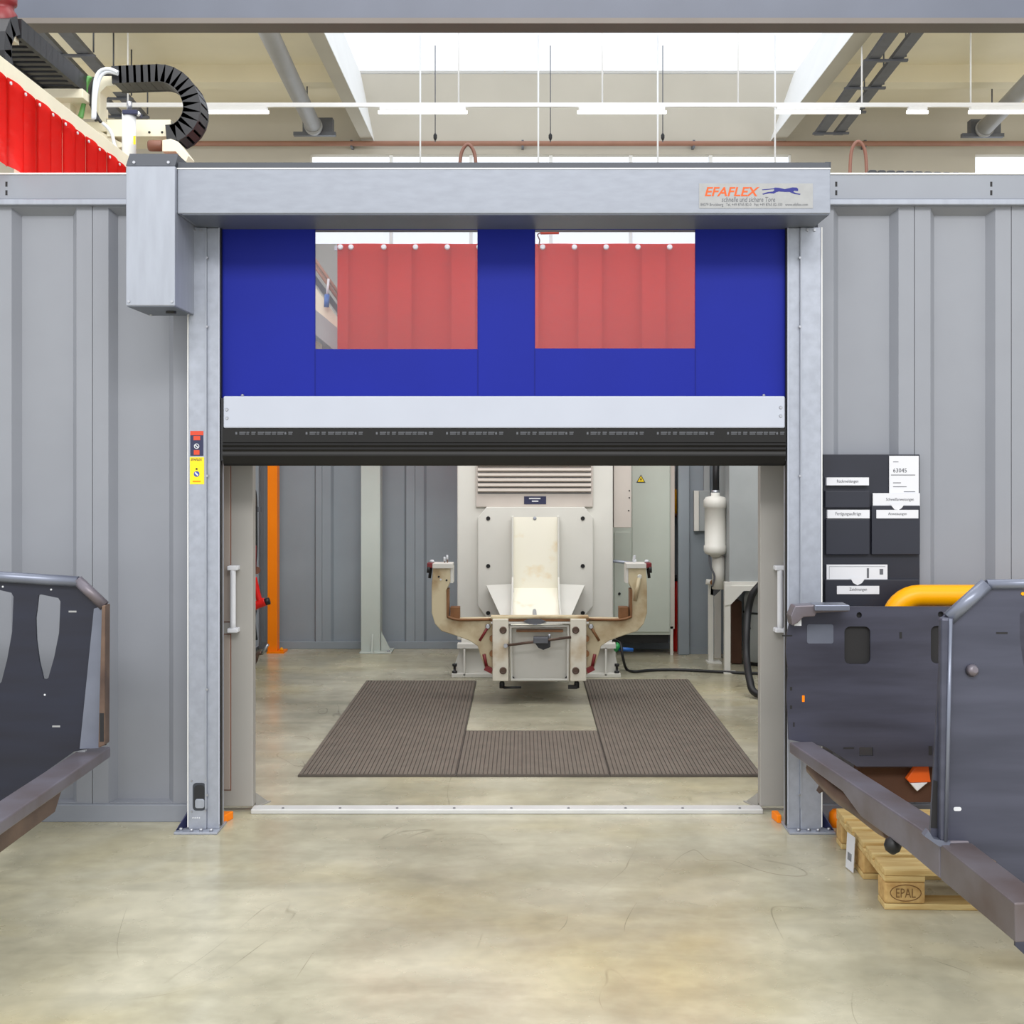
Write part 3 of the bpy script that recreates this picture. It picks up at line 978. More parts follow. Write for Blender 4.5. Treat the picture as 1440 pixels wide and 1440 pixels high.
# curled chain
path = [P(162, 108, CYG), P(185, 107, CYG), P(210, 106, CYG), P(232, 106, CYG), P(248, 112, CYG), P(261, 123, CYG), P(269, 138, CYG), P(272, 153, CYG), P(269, 168, CYG), P(261, 180, CYG), P(250, 188, CYG), P(238, 190, CYG)]
pp = smooth_path(path, 8)
L = [0]
for a, b in zip(pp, pp[1:]):
    L.append(L[-1] + (b - a).length)
N = 19
cc = thing('cable_chain', P(240, 190, CYG) - ga.location, 'curled black cable chain rising in a loop above the header')
cc.parent = ga
for k in range(N):
    s = L[-1] * (k + 0.5) / N
    i = max(j for j in range(len(L)) if L[j] <= s)
    i = min(i, len(pp) - 2)
    q = pp[i].lerp(pp[i + 1], (s - L[i]) / (L[i + 1] - L[i]))
    t = (pp[i + 1] - pp[i]).normalized()
    nrm = t.cross(Vector((0, 1, 0)))
    hl = L[-1] / N * 0.68
    b = B()
    for yy in (-0.03, 0.15):
        b.obox(q + Vector((0, yy, 0)), t, (0, 1, 0), hl, 0.012, 0.052)
    b.obox(q + Vector((0, 0.06, 0)) + nrm * 0.045, t, (0, 1, 0), hl * 0.7, 0.09, 0.006)
    b.obox(q + Vector((0, 0.06, 0)) - nrm * 0.045, t, (0, 1, 0), hl * 0.7, 0.09, 0.006)
    b.build('chain_link', 'black_plastic', cc)
# cables at the carriage
for k, (m, pts, r) in enumerate((
        ('cable_white', [(166, 102), (152, 97), (140, 101), (134, 114), (132, 135), (131, 168)], 0.012),
        ('cable_white', [(166, 104), (152, 101), (143, 106), (138, 118), (134, 140), (133, 168)], 0.011),
        ('black_plastic', [(164, 103), (148, 98), (137, 106), (131, 122), (129, 145), (136, 170)], 0.012),
        ('cable_green', [(126, 108), (121, 118), (120, 135), (117, 150), (114, 166)], 0.014),
        ('cable_green', [(128, 108), (122, 120), (119, 140), (112, 164)], 0.012),
        ('black_plastic', [(124, 142), (131, 152), (138, 166), (142, 172)], 0.010),
        ('cable_white', [(144, 173), (152, 180), (158, 190), (161, 203), (165, 212)], 0.010))):
    B().tube(smooth_path([P(x, y, CYG + 0.008 * k - 0.10) for x, y in pts], 6), r, 8).build('cable', m, ga)

# ================================================================== HALL FITTINGS
LY = 17.0
zr = P(0, 150, LY).z
rail = thing('lamp_rail', (0, LY, zr), 'thin white lamp rail hung across the hall below the skylight', 'lamp rail')
B().box(-6.5, 8.2, LY - 0.02, LY + 0.02, zr - 0.005, zr + 0.05).build('rail', 'lamp_white', rail)
for px in (180, 645, 847, 1038, 1212, 1365):
    x = P(px, 0, LY).x
    B().cyl((x, LY, zr + 0.05), (x, LY, 8.5 if -2.6 < x < 4.3 else CZ), 0.012, 6).build('hanger_rod', 'lamp_white', rail)
labs = ['fluorescent batten on the rail beside the curled cable chain', 'fluorescent batten on the rail below the skylight, beside the cream roof beam',
        'fluorescent batten on the rail below the middle of the skylight', 'fluorescent batten on the rail crossing the cable tray side beam',
        'short fluorescent fitting seen end-on past the cable tray', 'fluorescent batten on the rail near the grey duct end']
for (a, b), lb in zip(((285, 378), (532, 657), (812, 937), (1090, 1210), (1275, 1305), (1362, 1470)), labs):
    xa, xb = P(a, 0, LY).x, P(b, 0, LY).x
    lt = thing('fluorescent_lamp', ((xa + xb) / 2, LY, zr - 0.1), lb, 'lamp', 'battens on the lamp rail')
    B().box(xa + 0.02, xb - 0.02, LY - 0.05, LY + 0.05, zr - 0.055, zr - 0.005).build('housing', 'lamp_white', lt, 0.006)
    B().cyl((xa, LY, zr - 0.075), (xb, LY, zr - 0.075), 0.022, 10).build('tube', 'tube_light', lt)
# suspension wires in front of the far wall
for i, px in enumerate((591, 757, 925, 1090)):
    x = P(px, 0, 20).x
    nm = ('beside the batten at the roof beam', 'between the two skylight battens', 'by the middle skylight batten', 'at the batten next to the cable tray')[i]
    B().cyl((x, 20, 5.8), (x, 20, 8.5), 0.014, 6).build('suspension_wire', 'lamp_white', label='thin white suspension wire ' + nm, cat='wire', group='wires under the skylight')
for i, px in enumerate((612, 774, 932)):
    q0 = P(px, 200, 20.5)
    dc = thing('drop_cable', q0, 'dark drop cable with small hook ' + ('beyond the batten at the roof beam', 'between the two skylight battens', 'beyond the middle skylight batten')[i], 'cable', 'drop cables under the skylight')
    B().cyl(P(px, 200, 20.5), (q0.x, 20.5, 8.5), 0.008, 6).build('cord', 'tray', dc)
    B().lathe(P(px, 190, 20.5), [(0.012, -0.09), (0.03, -0.05), (0.03, 0.0), (0.012, 0.03)], 8).build('hook', 'black', dc)
# far pipe
pq = thing('wall_pipe', (0, HB - 0.2, 7.2), 'thin brown pipe running along the far hall wall', 'pipe')
B().cyl((-10, HB - 0.2, 7.22), (12, HB - 0.2, 7.22), 0.045, 10).build('pipe', 'pipe_brown', pq)
for x in range(-9, 12, 3):
    B().box(x - 0.02, x + 0.02, HB - 0.22, HB, 7.16, 7.28).build('clip', 'tray', pq)
# round ducts under the ceiling
for (ax, ay), (bx_, by_), r, lab in (((380, 50), (442, 180), 0.13, 'round grey ventilation duct under the cream ceiling beside the roof beam'), ((1450, 112), (1383, 182), 0.13, 'round grey ventilation duct ending in a dark bracket')):
    zc_ = 7.2
    Ya = (zc_ - EYE) * K / (VY - ay)
    Yb = (zc_ - EYE) * K / (VY - by_)
    p0, p1 = P(ax, ay, Ya), P(bx_, by_, Yb)
    d = thing('ventilation_duct', p1, lab, 'duct')
    B().cyl(p0 + (p0 - p1) * 0.6, p1, r, 20).build('duct_pipe', 'duct', d)
    B().cyl(p1 + (p0 - p1) * 0.02, p1 + (p0 - p1) * 0.05, r + 0.02, 20).build('collar', 'duct', d)
    B().box(p1.x - 0.35, p1.x + 0.35, p1.y, p1.y + 0.1, p1.z - 0.12, p1.z - 0.06).build('end_bracket', 'tray', d)
    B().box(p1.x - 0.2, p1.x + 0.3, p1.y + 0.02, p1.y + 0.2, p1.z - 0.06, p1.z + 0.18).build('end_box', 'tray', d)
    for q in (0.2, 0.9):
        c = p1 + (p0 - p1) * q
        B().cyl(c, (c.x, c.y, CZ), 0.012, 6).build('hanger_rod', 'tray', d)
# cable trays
for (ax, ay), (bx_, by_), w, lab in (((1268, 50), (1165, 188), 0.5, 'dark steel cable tray climbing beside the skylight beam'), ((80, 52), (185, 165), 0.55, 'grey double cable tray above the cream gantry')):
    zc_ = 7.2
    Ya = (zc_ - EYE) * K / (VY - ay)
    Yb = (zc_ - EYE) * K / (VY - by_)
    p0, p1 = P(ax, ay, Ya), P(bx_, by_, Yb)
    d = thing('cable_tray', p1, lab, 'cable tray')
    u = (p1 - p0).normalized()
    sd = u.cross(Vector((0, 0, 1))).normalized()
    mid = (p0 + p1) / 2
    hl = (p1 - p0).length / 2 + 0.8
    for s in (-1, 1):
        B().obox(mid + sd * s * w * 0.32 - u * 0.8, u, sd, hl, w * 0.16, 0.03).build('tray_run', 'tray', d)
    for q in range(5):
        c = mid + u * (-hl + 0.4 + q * (2 * hl - 1.4) / 4)
        B().obox(c + Vector((0, 0, -0.05)), sd, u, w * 0.6, 0.03, 0.015).build('rung', 'tray', d)
        B().cyl(c + sd * w * 0.55, Vector((c.x + sd.x * w * 0.55, c.y + sd.y * w * 0.55, CZ)), 0.012, 6).build('hanger_rod', 'tray', d)
# hose loops looking over the header and wall
for cx, top, bot, hw, lab in ((658, 203, 240, 12, 'brown hose loop rising above the middle of the header'), (1207, 199, 262, 12, 'brown hose loop rising above the wall beside the black cable chain')):
    Yh = 5.665
    pts = [P(cx - hw, 252, Yh), P(cx - hw * 0.8, top + 14, Yh), P(cx, top, Yh), P(cx + hw * 0.8, top + 14, Yh), P(cx + hw, 252, Yh)]
    B().tube(smooth_path(pts, 6), 0.008, 8).build('hose_loop', 'hose_brown', label=lab, cat='hose')
bc = thing('cable_chain', P(1300, 247, 5.62), 'flat black cable chain lying along above the plain wall top', 'cable chain')
for k in range(12):
    B().pbox(1222 + 13 * k, 1222 + 13 * k + 12, 238 + 0.4 * k, 247.5, 5.60, 5.685).build('chain_link', 'black_plastic', bc, 0.01)
# small warning lamp seen through a curtain window
wlm = thing('signal_lamp', P(773, 327, 9.9), 'small orange red signal lamp above the red strips', 'lamp')
B().tube([P(760, 327, 9.9), P(786, 326.5, 9.9)], 0.016, 10).build('lens', 'sign_red', wlm)
B().tube(smooth_path([P(757, 346, 9.975), P(759, 338, 9.95), P(756, 330, 9.9), P(762, 327, 9.9)], 4), 0.005, 6).build('cable', 'hose_brown', wlm)

# sloping rail seen at the edge of the red strips
ir = thing('sloping_rail', (-1.72, 10.4, 2.0), 'cream sloping rail with brown guide tubes seen through the clear window', 'rail')
YR = 10.45
B().pprism([(425, 378), (485, 462), (485, 478), (425, 428)], YR, 0.12).build('side_plate', 'cream', ir)
B().pprism([(425, 420), (485, 470), (485, 505), (425, 455)], YR - 0.02, 0.04).build('lower_plate', 'grey_box', ir)
for dy in (0, 9):
    B().cyl(P(425, 340 + dy, YR - 0.05), P(490, 432 + dy, YR - 0.05), 0.014, 8).build('guide_tube', 'pipe_brown', ir)
B().pprism([(425, 362), (490, 450), (490, 462), (425, 374)], YR - 0.01, 0.05).build('guide_bed', 'dark_cover', ir)
B().cyl(P(462, 392, YR - 0.08), P(460, 415, YR - 0.08), 0.01, 8).build('cable', 'cable_white', ir)
B().cyl(P(460, 414, YR - 0.08), P(459, 432, YR - 0.08), 0.022, 10).build('connector', 'connector_blue', ir)
B().box(-1.80, -1.74, YR, CY + 0.01, 2.58, 2.64).build('wall_bracket', 'cream', ir)

# ================================================================== FLOOR MATS
def rib_mat(x0, x1, y0, y1, label, quad=None):
    b = B()
    b.box(x0, x1, y0, y1, 0.0, 0.010)
    o = thing('floor_mat', ((x0 + x1) / 2, (y0 + y1) / 2, 0), label, 'mat', 'ribbed mats in the cell')
    b.build('mat_base', 'mat_edge', o)
    r = B()
    n = int((x1 - x0) / 0.022)
    for k in range(n):
        xa = x0 + 0.004 + (x1 - x0 - 0.008) * k / n
        w = (x1 - x0) / n
        r.box(xa, xa + w * 0.80, y0 + 0.012, y1 - 0.012, 0.010, 0.0145)
    r.build('ribs', 'mat_rubber', o, kind='stuff')


rib_mat(-1.15, -0.34, 6.364, 9.15, 'brown ribbed rubber mat on the side of the orange post')
rib_mat(-0.338, 0.446, 6.364, 7.43, 'short brown ribbed rubber mat between two longer ones')
rib_mat(0.449, 1.225, 6.364, 9.20, 'brown ribbed rubber mat on the side of the thick black hose')

# ================================================================== WELDING POSITIONER
po = thing('welding_positioner', (0.09, 9.4, 0), 'off-white welding positioner with U-shaped clamping arms and square face plate', 'machine')
YB0 = 9.56
bxl, bxr = P(643, 0, YB0).x, P(862, 0, YB0).x
body = B().box(bxl, bxr, YB0, 9.9, 0.25, 2.12).build('body', 'machine', po, 0.008)
B().pbox(669, 834, 600, 713, YB0 - 0.03, YB0).build('top_panel', 'machine_beige', body, 0.004)
B().pbox(672, 831, 610, 694, YB0 - 0.034, YB0 - 0.03).build('louver_back', 'dark_cover', body)
ls = None
for k in range(11):
    y = 691 - 7.2 * k
    a, b = P(672, y, YB0 - 0.03), P(831, y, YB0 - 0.03)
    B().prism([(a.x, YB0 - 0.036, a.z - 0.008), (a.x, YB0 - 0.06, a.z + 0.004), (a.x, YB0 - 0.04, a.z + 0.026), (a.x, YB0 - 0.034, a.z + 0.026)], (b.x - a.x, 0, 0)).build('louver_slat', 'machine_beige', body)
nm = B().pbox(737, 768, 698, 709, YB0 - 0.034, YB0 - 0.03).build('name_plate', 'sign_navy', body, label='small navy name plate')
for yy, x0_, x1_ in ((701, 744, 760), (704.8, 748, 757)):
    B().pbox(x0_, x1_, yy - 0.9, yy + 0.9, YB0 - 0.0348, YB0 - 0.034).build('printed_line', 'white_print', nm)
B().pbox(863, 888, 600, 742, 9.62, 9.9).build('side_cover', 'machine_beige', po, 0.005)
for x, y in ((885, 690), (885, 700), (884, 718)):
    B().lathe(P(x, y, 9.62), [(0.006, 0), (0.005, 0.004)], 8, (0, -1, 0)).build('screw', 'black', body)
# octagon-cornered face plate
FY = 9.50
fp_px = [(684, 713), (822, 713), (834, 728), (834, 852), (820, 868), (684, 868), (672, 852), (672, 728)]
fp = B().pprism(fp_px, FY, 0.06).build('face_plate', 'machine', po, 0.004)
for x in (686.5, 819.5):
    for y in (729, 796, 862):
        B().lathe(P(x, y, FY), [(0.016, 0), (0.016, 0.006), (0.010, 0.006), (0.009, 0.003)], 12, (0, -1, 0)).build('bolt_hole', 'hole_dark', fp)
# chute: upright back, curving forward at the foot
cpx0, cpx1 = P(722, 0, 9.44).x, P(784, 0, 9.44).x
pr = [(9.46, P(0, 728, 9.46).z), (9.46, P(0, 828, 9.46).z), (9.30, 0.60), (8.95, 0.47), (8.45, 0.43)]
q = B()
for (ya, za), (yb, zb) in zip(pr, pr[1:]):
    q.prism([(cpx0, ya, za), (cpx1, ya, za), (cpx1, yb, zb), (cpx0, yb, zb)], (0, -0.008, 0.006))
ctr = q.build('chute', 'chute', po)
for x in (cpx0 - 0.012, cpx1):
    B().prism([(x, 9.50, pr[0][1] + 0.01), (x, 9.40, pr[0][1] + 0.01), (x, 9.38, 0.75), (x, 9.2, 0.60), (x, 8.5, 0.46), (x, 8.5, 0.40), (x, 9.5, 0.40)], (0.012, 0, 0)).build('chute_flange', 'machine', ctr)
B().lathe(P(752, 729, 9.46), [(0.014, 0), (0.014, 0.01), (0.006, 0.014)], 10, (0, -1, 0)).build('bolt', 'alu', ctr)
B().cyl((P(752, 0, 8.9).x, 9.1, 0.53), (P(753, 0, 8.5).x, 8.55, 0.47), 0.014, 8).build('rod', 'alu', ctr)
GYY = 9.25
for gp in ([(684, 825), (722, 823), (726, 868), (704, 868)], [(822, 825), (785, 823), (788, 868), (803, 868)]):
    B().prism([P(gp[0][0], gp[0][1], 9.48), P(gp[1][0], gp[1][1], 9.48), P(gp[2][0], gp[2][1], 9.15), P(gp[3][0], gp[3][1], 9.15)], (0, -0.012, 0.012)).build('gusset_plate', 'machine', po)
# base frame
GB = 9.34
B().box(P(635, 0, GB).x, P(873, 0, GB).x, GB, 10.3, 0.0, 0.028).build('base_plate', 'machine', po, 0.003)
B().box(P(648, 0, GB).x, P(862, 0, GB).x, GB + 0.1, 10.3, 0.028, 0.27).build('base_box', 'machine', po)
for s, e in ((-1, 642), (1, 866)):
    xx = P(e, 0, GB).x
    B().pprism([(636, 950), (648, 908), (690, 908), (690, 950)] if s < 0 else [(872, 950), (862, 908), (826, 908), (826, 950)], GB + 0.07, 0.03).build('base_side', 'machine', po)
    B().pbox(*((643, 690, 906, 912) if s < 0 else (826, 866, 906, 912)), GB + 0.0, GB + 0.1).build('base_flange', 'machine', po)
    xr = 653 if s < 0 else 852
    B().pbox(xr - 1.3, xr + 1.3, 911, 950, GB + 0.0, GB + 0.08).build('base_rib', 'machine', po)
    xb = 639 if s < 0 else 868
    B().lathe((P(xb, 0, GB).x, GB + 0.035, 0.028), [(0.02, 0), (0.02, 0.015), (0.01, 0.016), (0.01, 0.05), (0.018, 0.051), (0.018, 0.07)], 10).build('anchor_bolt', 'black', po)
# clamping arms
AY = 8.30
arm = [(608.7, 798), (607, 825), (607, 862), (611.5, 877), (620.6, 887.4), (641, 894), (660, 901), (671.7, 908.5), (676, 923), (683, 943.5), (693, 949), (693, 870.6), (671.7, 870.6), (646.9, 871), (633, 869.5), (629, 866), (628.2, 829), (633.5, 818), (633.5, 798)]
MX = 1517.0
for s in (-1, 1):
    f = (lambda x: x) if s < 0 else (lambda x: MX - x)
    am = B().pprism([(f(x), y) for x, y in arm], AY, 0.12).build('clamp_arm', 'fixture', po, 0.005)
    def pb_(n, m, x0, x1, y0, y1, Y0, Y1, bev=0.0):
        return B().pbox(min(f(x0), f(x1)), max(f(x0), f(x1)), y0, y1, Y0, Y1).build(n, m, am, bev)
    pb_('arm_cap', 'machine', 608, 636.5, 792.5, 799.5, AY - 0.01, AY + 0.14, 0.003)
    pb_('arm_side', 'machine', 633.5, 637, 797, 820, AY + 0.0, AY + 0.14)
    pb_('locating_block', 'fixture_rust', 633, 646.5, 854, 871, AY + 0.03, AY + 0.12, 0.003)
    pb_('inner_flange', 'fixture_rust', 628, 631, 829, 868, AY - 0.01, AY + 0.12)
    B().tube(smooth_path([P(f(629), 867, AY - 0.005), P(f(645), 871.5, AY - 0.005), P(f(690), 871, AY - 0.005)], 3), 0.009, 8).build('weld_bead', 'fixture_rust', am)
    # toggle clamp at the tip
    tg = pb_('toggle_clamp', 'dark_red', 600.5, 610, 791.5, 799, AY + 0.0, AY + 0.06, 0.006)
    B().lathe(P(f(607.5), 791, AY + 0.03), [(0.014, 0), (0.016, 0.008), (0.01, 0.018)], 12).build('clamp_knob', 'white_print', tg)
    B().lathe(P(f(603), 797, AY + 0.01), [(0.014, -0.04), (0.012, 0)], 12).build('clamp_body', 'black', tg)
    B().cyl(P(f(606), 799, AY + 0.03), P(f(604), 813, AY + 0.03), 0.010, 8).build('clamp_spindle', 'black', tg)
    if s < 0:
        for x, y in ((625, 783), (628.7, 780.5)):
            B().cyl(P(x, y, AY + 0.06), P(x + 0.3, y + 6, AY + 0.06), 0.007, 8).build('pin', 'white_print', am)
            B().cyl(P(x + 0.3, y + 6, AY + 0.06), P(x + 0.6, 793, AY + 0.06), 0.003, 6).build('pin_wire', 'fixture_rust', am)
        for x, y in ((617, 811), (619.7, 815), (628, 816)):
            B().lathe(P(x, y, AY), [(0.007, -0.002), (0.007, 0.002)], 10, (0, -1, 0)).build('bolt_hole', 'hole_dark' if x != 619.7 else 'white_print', am)
    else:
        B().cyl(P(893, 845, AY - 0.02), P(899, 812, AY - 0.02), 0.013, 10).build('lever', 'fixture', am)
        B().lathe(P(899.5, 811, AY - 0.02), [(0.012, -0.012), (0.016, 0), (0.012, 0.012)], 10, (0, -1, 0)).build('lever_head', 'machine', am)
        B().tube(smooth_path([P(892, 793, AY + 0.06), P(891, 785, AY + 0.06), P(893, 781, AY + 0.06), P(892, 787, AY + 0.06)], 4), 0.006, 8).build('eye_bolt', 'white_print', am)
    # red levers
    B().cyl(P(f(674.5), 901, AY - 0.02), P(f(686), 882, AY - 0.02), 0.009, 8).build('clamp_lever', 'dark_red' if s < 0 else 'fixture_rust', am)
    B().lathe(P(f(686), 881, AY - 0.02), [(0.016, -0.01), (0.018, 0), (0.012, 0.012)], 10, (0, -1, 0)).build('lever_knob', 'screw', am)
    B().cyl(P(f(680.5), 920, AY - 0.02), P(f(684), 937, AY - 0.02), 0.011, 8).build('clamp_lever', 'dark_red', am)
    B().obox(P(f(687), 941, AY - 0.02), (1, 0, -0.5 * -s), (0, 1, 0), 0.026, 0.02, 0.016).build('lever_grip', 'dark_red', am)
    # front column
    col = B().pbox(min(f(692.5), f(715)), max(f(692.5), f(715)), 870.5, 958, AY - 0.05, AY + 0.10).build('front_column', 'machine_worn', po, 0.005)
    for y in (886, 943):
        B().lathe(P(f(707.5), y, AY - 0.05), [(0.024, 0), (0.024, 0.006), (0.014, 0.007), (0.013, 0.002)], 14, (0, -1, 0)).build('bolt', 'steel_brown', col)
    for y in (898, 919):
        B().lathe(P(f(693), y, AY - 0.03), [(0.022, -0.02), (0.022, 0.015)], 14, (0, -1, 0)).build('boss', 'fixture_rust', col)
    xb = f(706)
    B().lathe(P(xb, 958, AY + 0.02), [(0.018, -0.045), (0.018, -0.01), (0.012, 0.0)], 10).build('foot_bolt', 'black', col)
B().cyl(P(708, 967, AY), P(733, 966.5, AY), 0.008, 8).build('clamp_lever', 'black', po)
B().pbox(799, 812, 964, 969, AY, AY + 0.03).build('clamp_lever', 'black', po)
# central frame
B().pbox(716, 801, 880, 957, AY + 0.06, AY + 0.09).build('center_plate', 'machine', po)
fr = B().tube([P(718, 881, AY), P(799, 880, AY), P(799, 956, AY), P(719, 956, AY)], 0.013, 8, closed=True).build('tube_frame', 'machine', po)
for y, m, h in ((868.5, 'fixture', 1.6), (872.3, 'fixture_rust', 1.5), (876, 'machine', 1.6)):
    B().pbox(690, 828, y - h, y + h, AY - 0.03, AY + 0.06).build('top_bar', m, po, 0.003)
B().pbox(726, 792, 886.5, 889, AY - 0.01, AY + 0.05).build('cross_strip', 'fixture_rust', po)
B().cyl(P(709, 908, AY - 0.06), P(803, 896, AY - 0.06), 0.009, 10).build('handle_bar', 'steel_brown', po)
B().lathe(P(711, 908, AY - 0.06), [(0.014, -0.012), (0.014, 0.012)], 10, (0, 1, 0)).build('bar_eye', 'screw', po)
blk = B().pbox(750, 771, 896.5, 905, AY - 0.09, AY - 0.02).build('clamp_block', 'tray', po, 0.004)
B().pprism([(752, 904), (774, 902), (774, 910), (764, 914), (757, 911)], AY - 0.07, 0.06).build('clamp_jaw', 'black_plastic', blk)
B().lathe(P(772.5, 894, AY - 0.05), [(0.008, -0.03), (0.01, 0.0), (0.008, 0.01)], 10).build('clamp_screw', 'screw', blk)
for x, y in ((722, 952), (797, 951)):
    B().pprism([(x - 3, y + 3), (x + 3, y + 3), (x - 3 if x < 760 else x + 3, y - 3)], AY + 0.04, 0.015).build('corner_web', 'black', po)
B().pprism([(736, 874), (742, 871), (760, 871), (768, 874), (760, 878), (744, 878)], AY - 0.05, 0.03).build('latch', 'tray', po)
B().box(P(700, 0, AY).x, P(815, 0, AY).x, AY + 0.1, 9.45, 0.30, 0.40).build('support_beam', 'machine_beige', po)
B().cyl(P(862, 789, 9.6), P(889, 792, 9.6), 0.012, 8).build('side_pin', 'alu', po)
B().lathe(P(892, 790, 9.6), [(0.02, -0.015), (0.024, 0), (0.02, 0.015)], 12, (1, 0, 0)).build('side_knob', 'white_print', po)

# ================================================================== CELL CONTENTS
# electric cabinet
ec = thing('electric_cabinet', (1.0, 10.6, 0), 'pale green grey electric cabinet with a yellow warning triangle', 'cabinet')
EY = 10.42
eb = B().pbox(855, 943, 640, 893, EY, 10.76).build('body', 'cabinet', ec, 0.006)
B().box(P(943, 0, EY).x - 0.002, P(949, 0, EY).x, EY + 0.02, 10.76, 0.22, 2.0).build('side_panel', 'machine_beige', ec)
B().pbox(864, 886.5, 748, 889, EY - 0.012, EY).build('door', 'cabinet', ec, 0.004)
B().pbox(889, 942, 640, 889, EY - 0.012, EY).build('door', 'cabinet', ec, 0.004)
B().pbox(860, 940, 893, 904, EY + 0.05, 10.75).build('plinth', 'black', ec)
for x in (864, 945):
    B().box(P(x, 0, EY).x - 0.012, P(x, 0, EY).x + 0.012, EY + 0.02, EY + 0.06, 0, 0.24).build('foot', 'machine', ec)
B().lathe(P(871, 835, EY - 0.012), [(0.012, 0), (0.01, 0.012)], 10, (0, -1, 0)).build('knob', 'black', ec)
tri = B().pprism([(895, 678.5), (907.5, 678.5), (901.3, 667.5)], EY - 0.016, 0.003).build('warning_triangle', 'black', ec, label='yellow warning triangle with lightning sign')
B().pprism([(896.5, 677.6), (906, 677.6), (901.3, 669.3)], EY - 0.018, 0.002).build('triangle_face', 'sign_yellow', tri)
B().pprism([(901.8, 671), (899.8, 674.6), (901.2, 674.4), (900.4, 677), (903, 673.6), (901.6, 673.8)], EY - 0.0195, 0.001).build('lightning_sign', 'black', tri)
# bottle glimpsed in the gap
gb = thing('gas_bottle', (P(950, 0, 10.7).x, 10.68, 0.0), 'red bottle glimpsed between electric cabinet and partition', 'bottle')
B().lathe((P(951.5, 0, 10.7).x, 10.66, 0.0), [(0.034, 0.0), (0.036, 0.01), (0.036, 0.42), (0.045, 0.5), (0.02, 0.56), (0.02, 0.6)], 16).build('body', 'red_part', gb)
B().lathe((P(951.5, 0, 10.7).x, 10.66, 0.6), [(0.024, 0), (0.024, 0.05)], 10).build('valve', 'black', gb)
yl = thing('hanging_tube', P(949.5, 722, 10.66), 'yellow tube with white cable hanging beside the electric cabinet', 'tube')
B().cyl(P(949.5, 722, 10.66), P(948.8, 688, 10.66), 0.017, 12).build('yellow_sleeve', 'yellow', yl)
B().cyl(P(948.8, 688, 10.66), P(948.8, 600, 10.66), 0.012, 10).build('cable', 'cable_white', yl)
B().box(P(947.5, 0, 10.66).x, P(950, 0, 10.66).x, 10.66, 10.87, P(0, 640, 10.66).z, P(0, 635, 10.66).z).build('wall_hook', 'tray', yl)
B().lathe(P(949.6, 722, 10.66), [(0.012, -0.03), (0.02, 0)], 10).build('end_cap', 'hose_brown', yl)

# white steel column
wc = thing('steel_column', (P(521, 0, 10.55).x, 10.62, 0), 'pale steel column with a footplate and triangular stiffener before the panel wall', 'column', kind='thing')
B().box(P(507.5, 0, 10.55).x, P(534.5, 0, 10.55).x, 10.55, 10.72, 0.012, 2.2).build('shaft', 'column_white', wc, 0.004)
B().box(P(508, 0, 10.55).x - 0.01, P(551, 0, 10.55).x, 10.50, 10.76, 0.0, 0.014).build('footplate', 'column_white', wc, 0.002)
B().pprism([(536, 888), (536, 915), (550, 915)], 10.58, 0.012).build('stiffener', 'column_white', wc)
a = P(522, 0, 10.5).x
B().prism([(a, 10.55, 0.012), (a, 10.50, 0.012), (a, 10.545, 0.16), (a, 10.55, 0.16)], (0.012, 0, 0)).build('stiffener', 'column_white', wc)
for dx in (0.24,):
    B().lathe((P(546, 0, 10.55).x, 10.54, 0.014), [(0.014, 0), (0.014, 0.012)], 6).build('bolt', 'screw', wc)

# orange post
opst = thing('orange_post', (P(383, 0, 10.6).x, 10.6, 0), 'bright orange square post in the corner of the cell', 'post')
B().box(P(376, 0, 10.55).x, P(389.5, 0, 10.55).x, 10.55, 10.66, 0.012, 2.25).build('shaft', 'orange', opst, 0.004)
B().box(P(376, 0, 10.55).x, P(400, 0, 10.55).x, 10.52, 10.70, 0.0, 0.014).build('footplate', 'orange', opst)
B().lathe((P(395, 0, 10.55).x, 10.58, 0.014), [(0.016, 0), (0.016, 0.016), (0.008, 0.03)], 6).build('bolt', 'yellow', opst)

# welding torch set hanging at the side wall
wt = thing('welding_torch', (-2.2, 9.6, 0.2), 'red and black welding torch with hose hanging on the cell side wall', 'torch')
TY = 9.9
def TP(x, y): return P(x, y, TY)
B().tube(smooth_path([TP(352, 684), TP(357, 688), TP(359.5, 700), TP(360, 740), TP(360, 775), TP(358, 800)], 5), 0.012, 8).build('hose', 'black', wt)
B().tube(smooth_path([TP(353, 682), TP(357, 695), TP(358, 712)], 4), 0.02, 8).build('hanger', 'steel_brown', wt)
B().pbox(353, 366, 713, 720, TY, TY + 0.05).build('wall_hook', 'tray', wt)
B().cyl(TP(357, 767), TP(356, 805), 0.026, 12).build('upper_grip', 'dark_red', wt)
B().lathe(TP(361, 802), [(0.03, -0.006), (0.03, 0.006)], 16, (0, -1, 0)).build('gauge', 'hose_brown', wt)
B().tube(smooth_path([TP(357, 812), TP(360, 825), TP(363, 838), TP(366, 848)], 4), 0.024, 10).build('handle', 'red_part', wt)
B().tube(smooth_path([TP(354, 855), TP(360, 851), TP(368, 848), TP(373, 846)], 4), 0.034, 12).build('head', 'red_part', wt)
B().cyl(TP(372, 847), TP(379, 845), 0.028, 12).build('nozzle', 'black', wt)
B().lathe(TP(355, 843), [(0.02, -0.02), (0.025, 0), (0.02, 0.02)], 10, (1, 0, 0)).build('valve', 'sign_yellow', wt)
B().tube(smooth_path([TP(359, 858), TP(357, 870), TP(358, 885), TP(360, 900)], 4), 0.014, 8).build('lower_hose', 'black', wt)
B().tube([TP(377, 906), TP(368, 920)], 0.012, 8).build('steel_lever', 'screw', wt)
B().tube(smooth_path([TP(354, 938), TP(360, 928), TP(362, 920), TP(368, 918)], 3), 0.016, 8).build('bracket', 'steel_brown', wt)

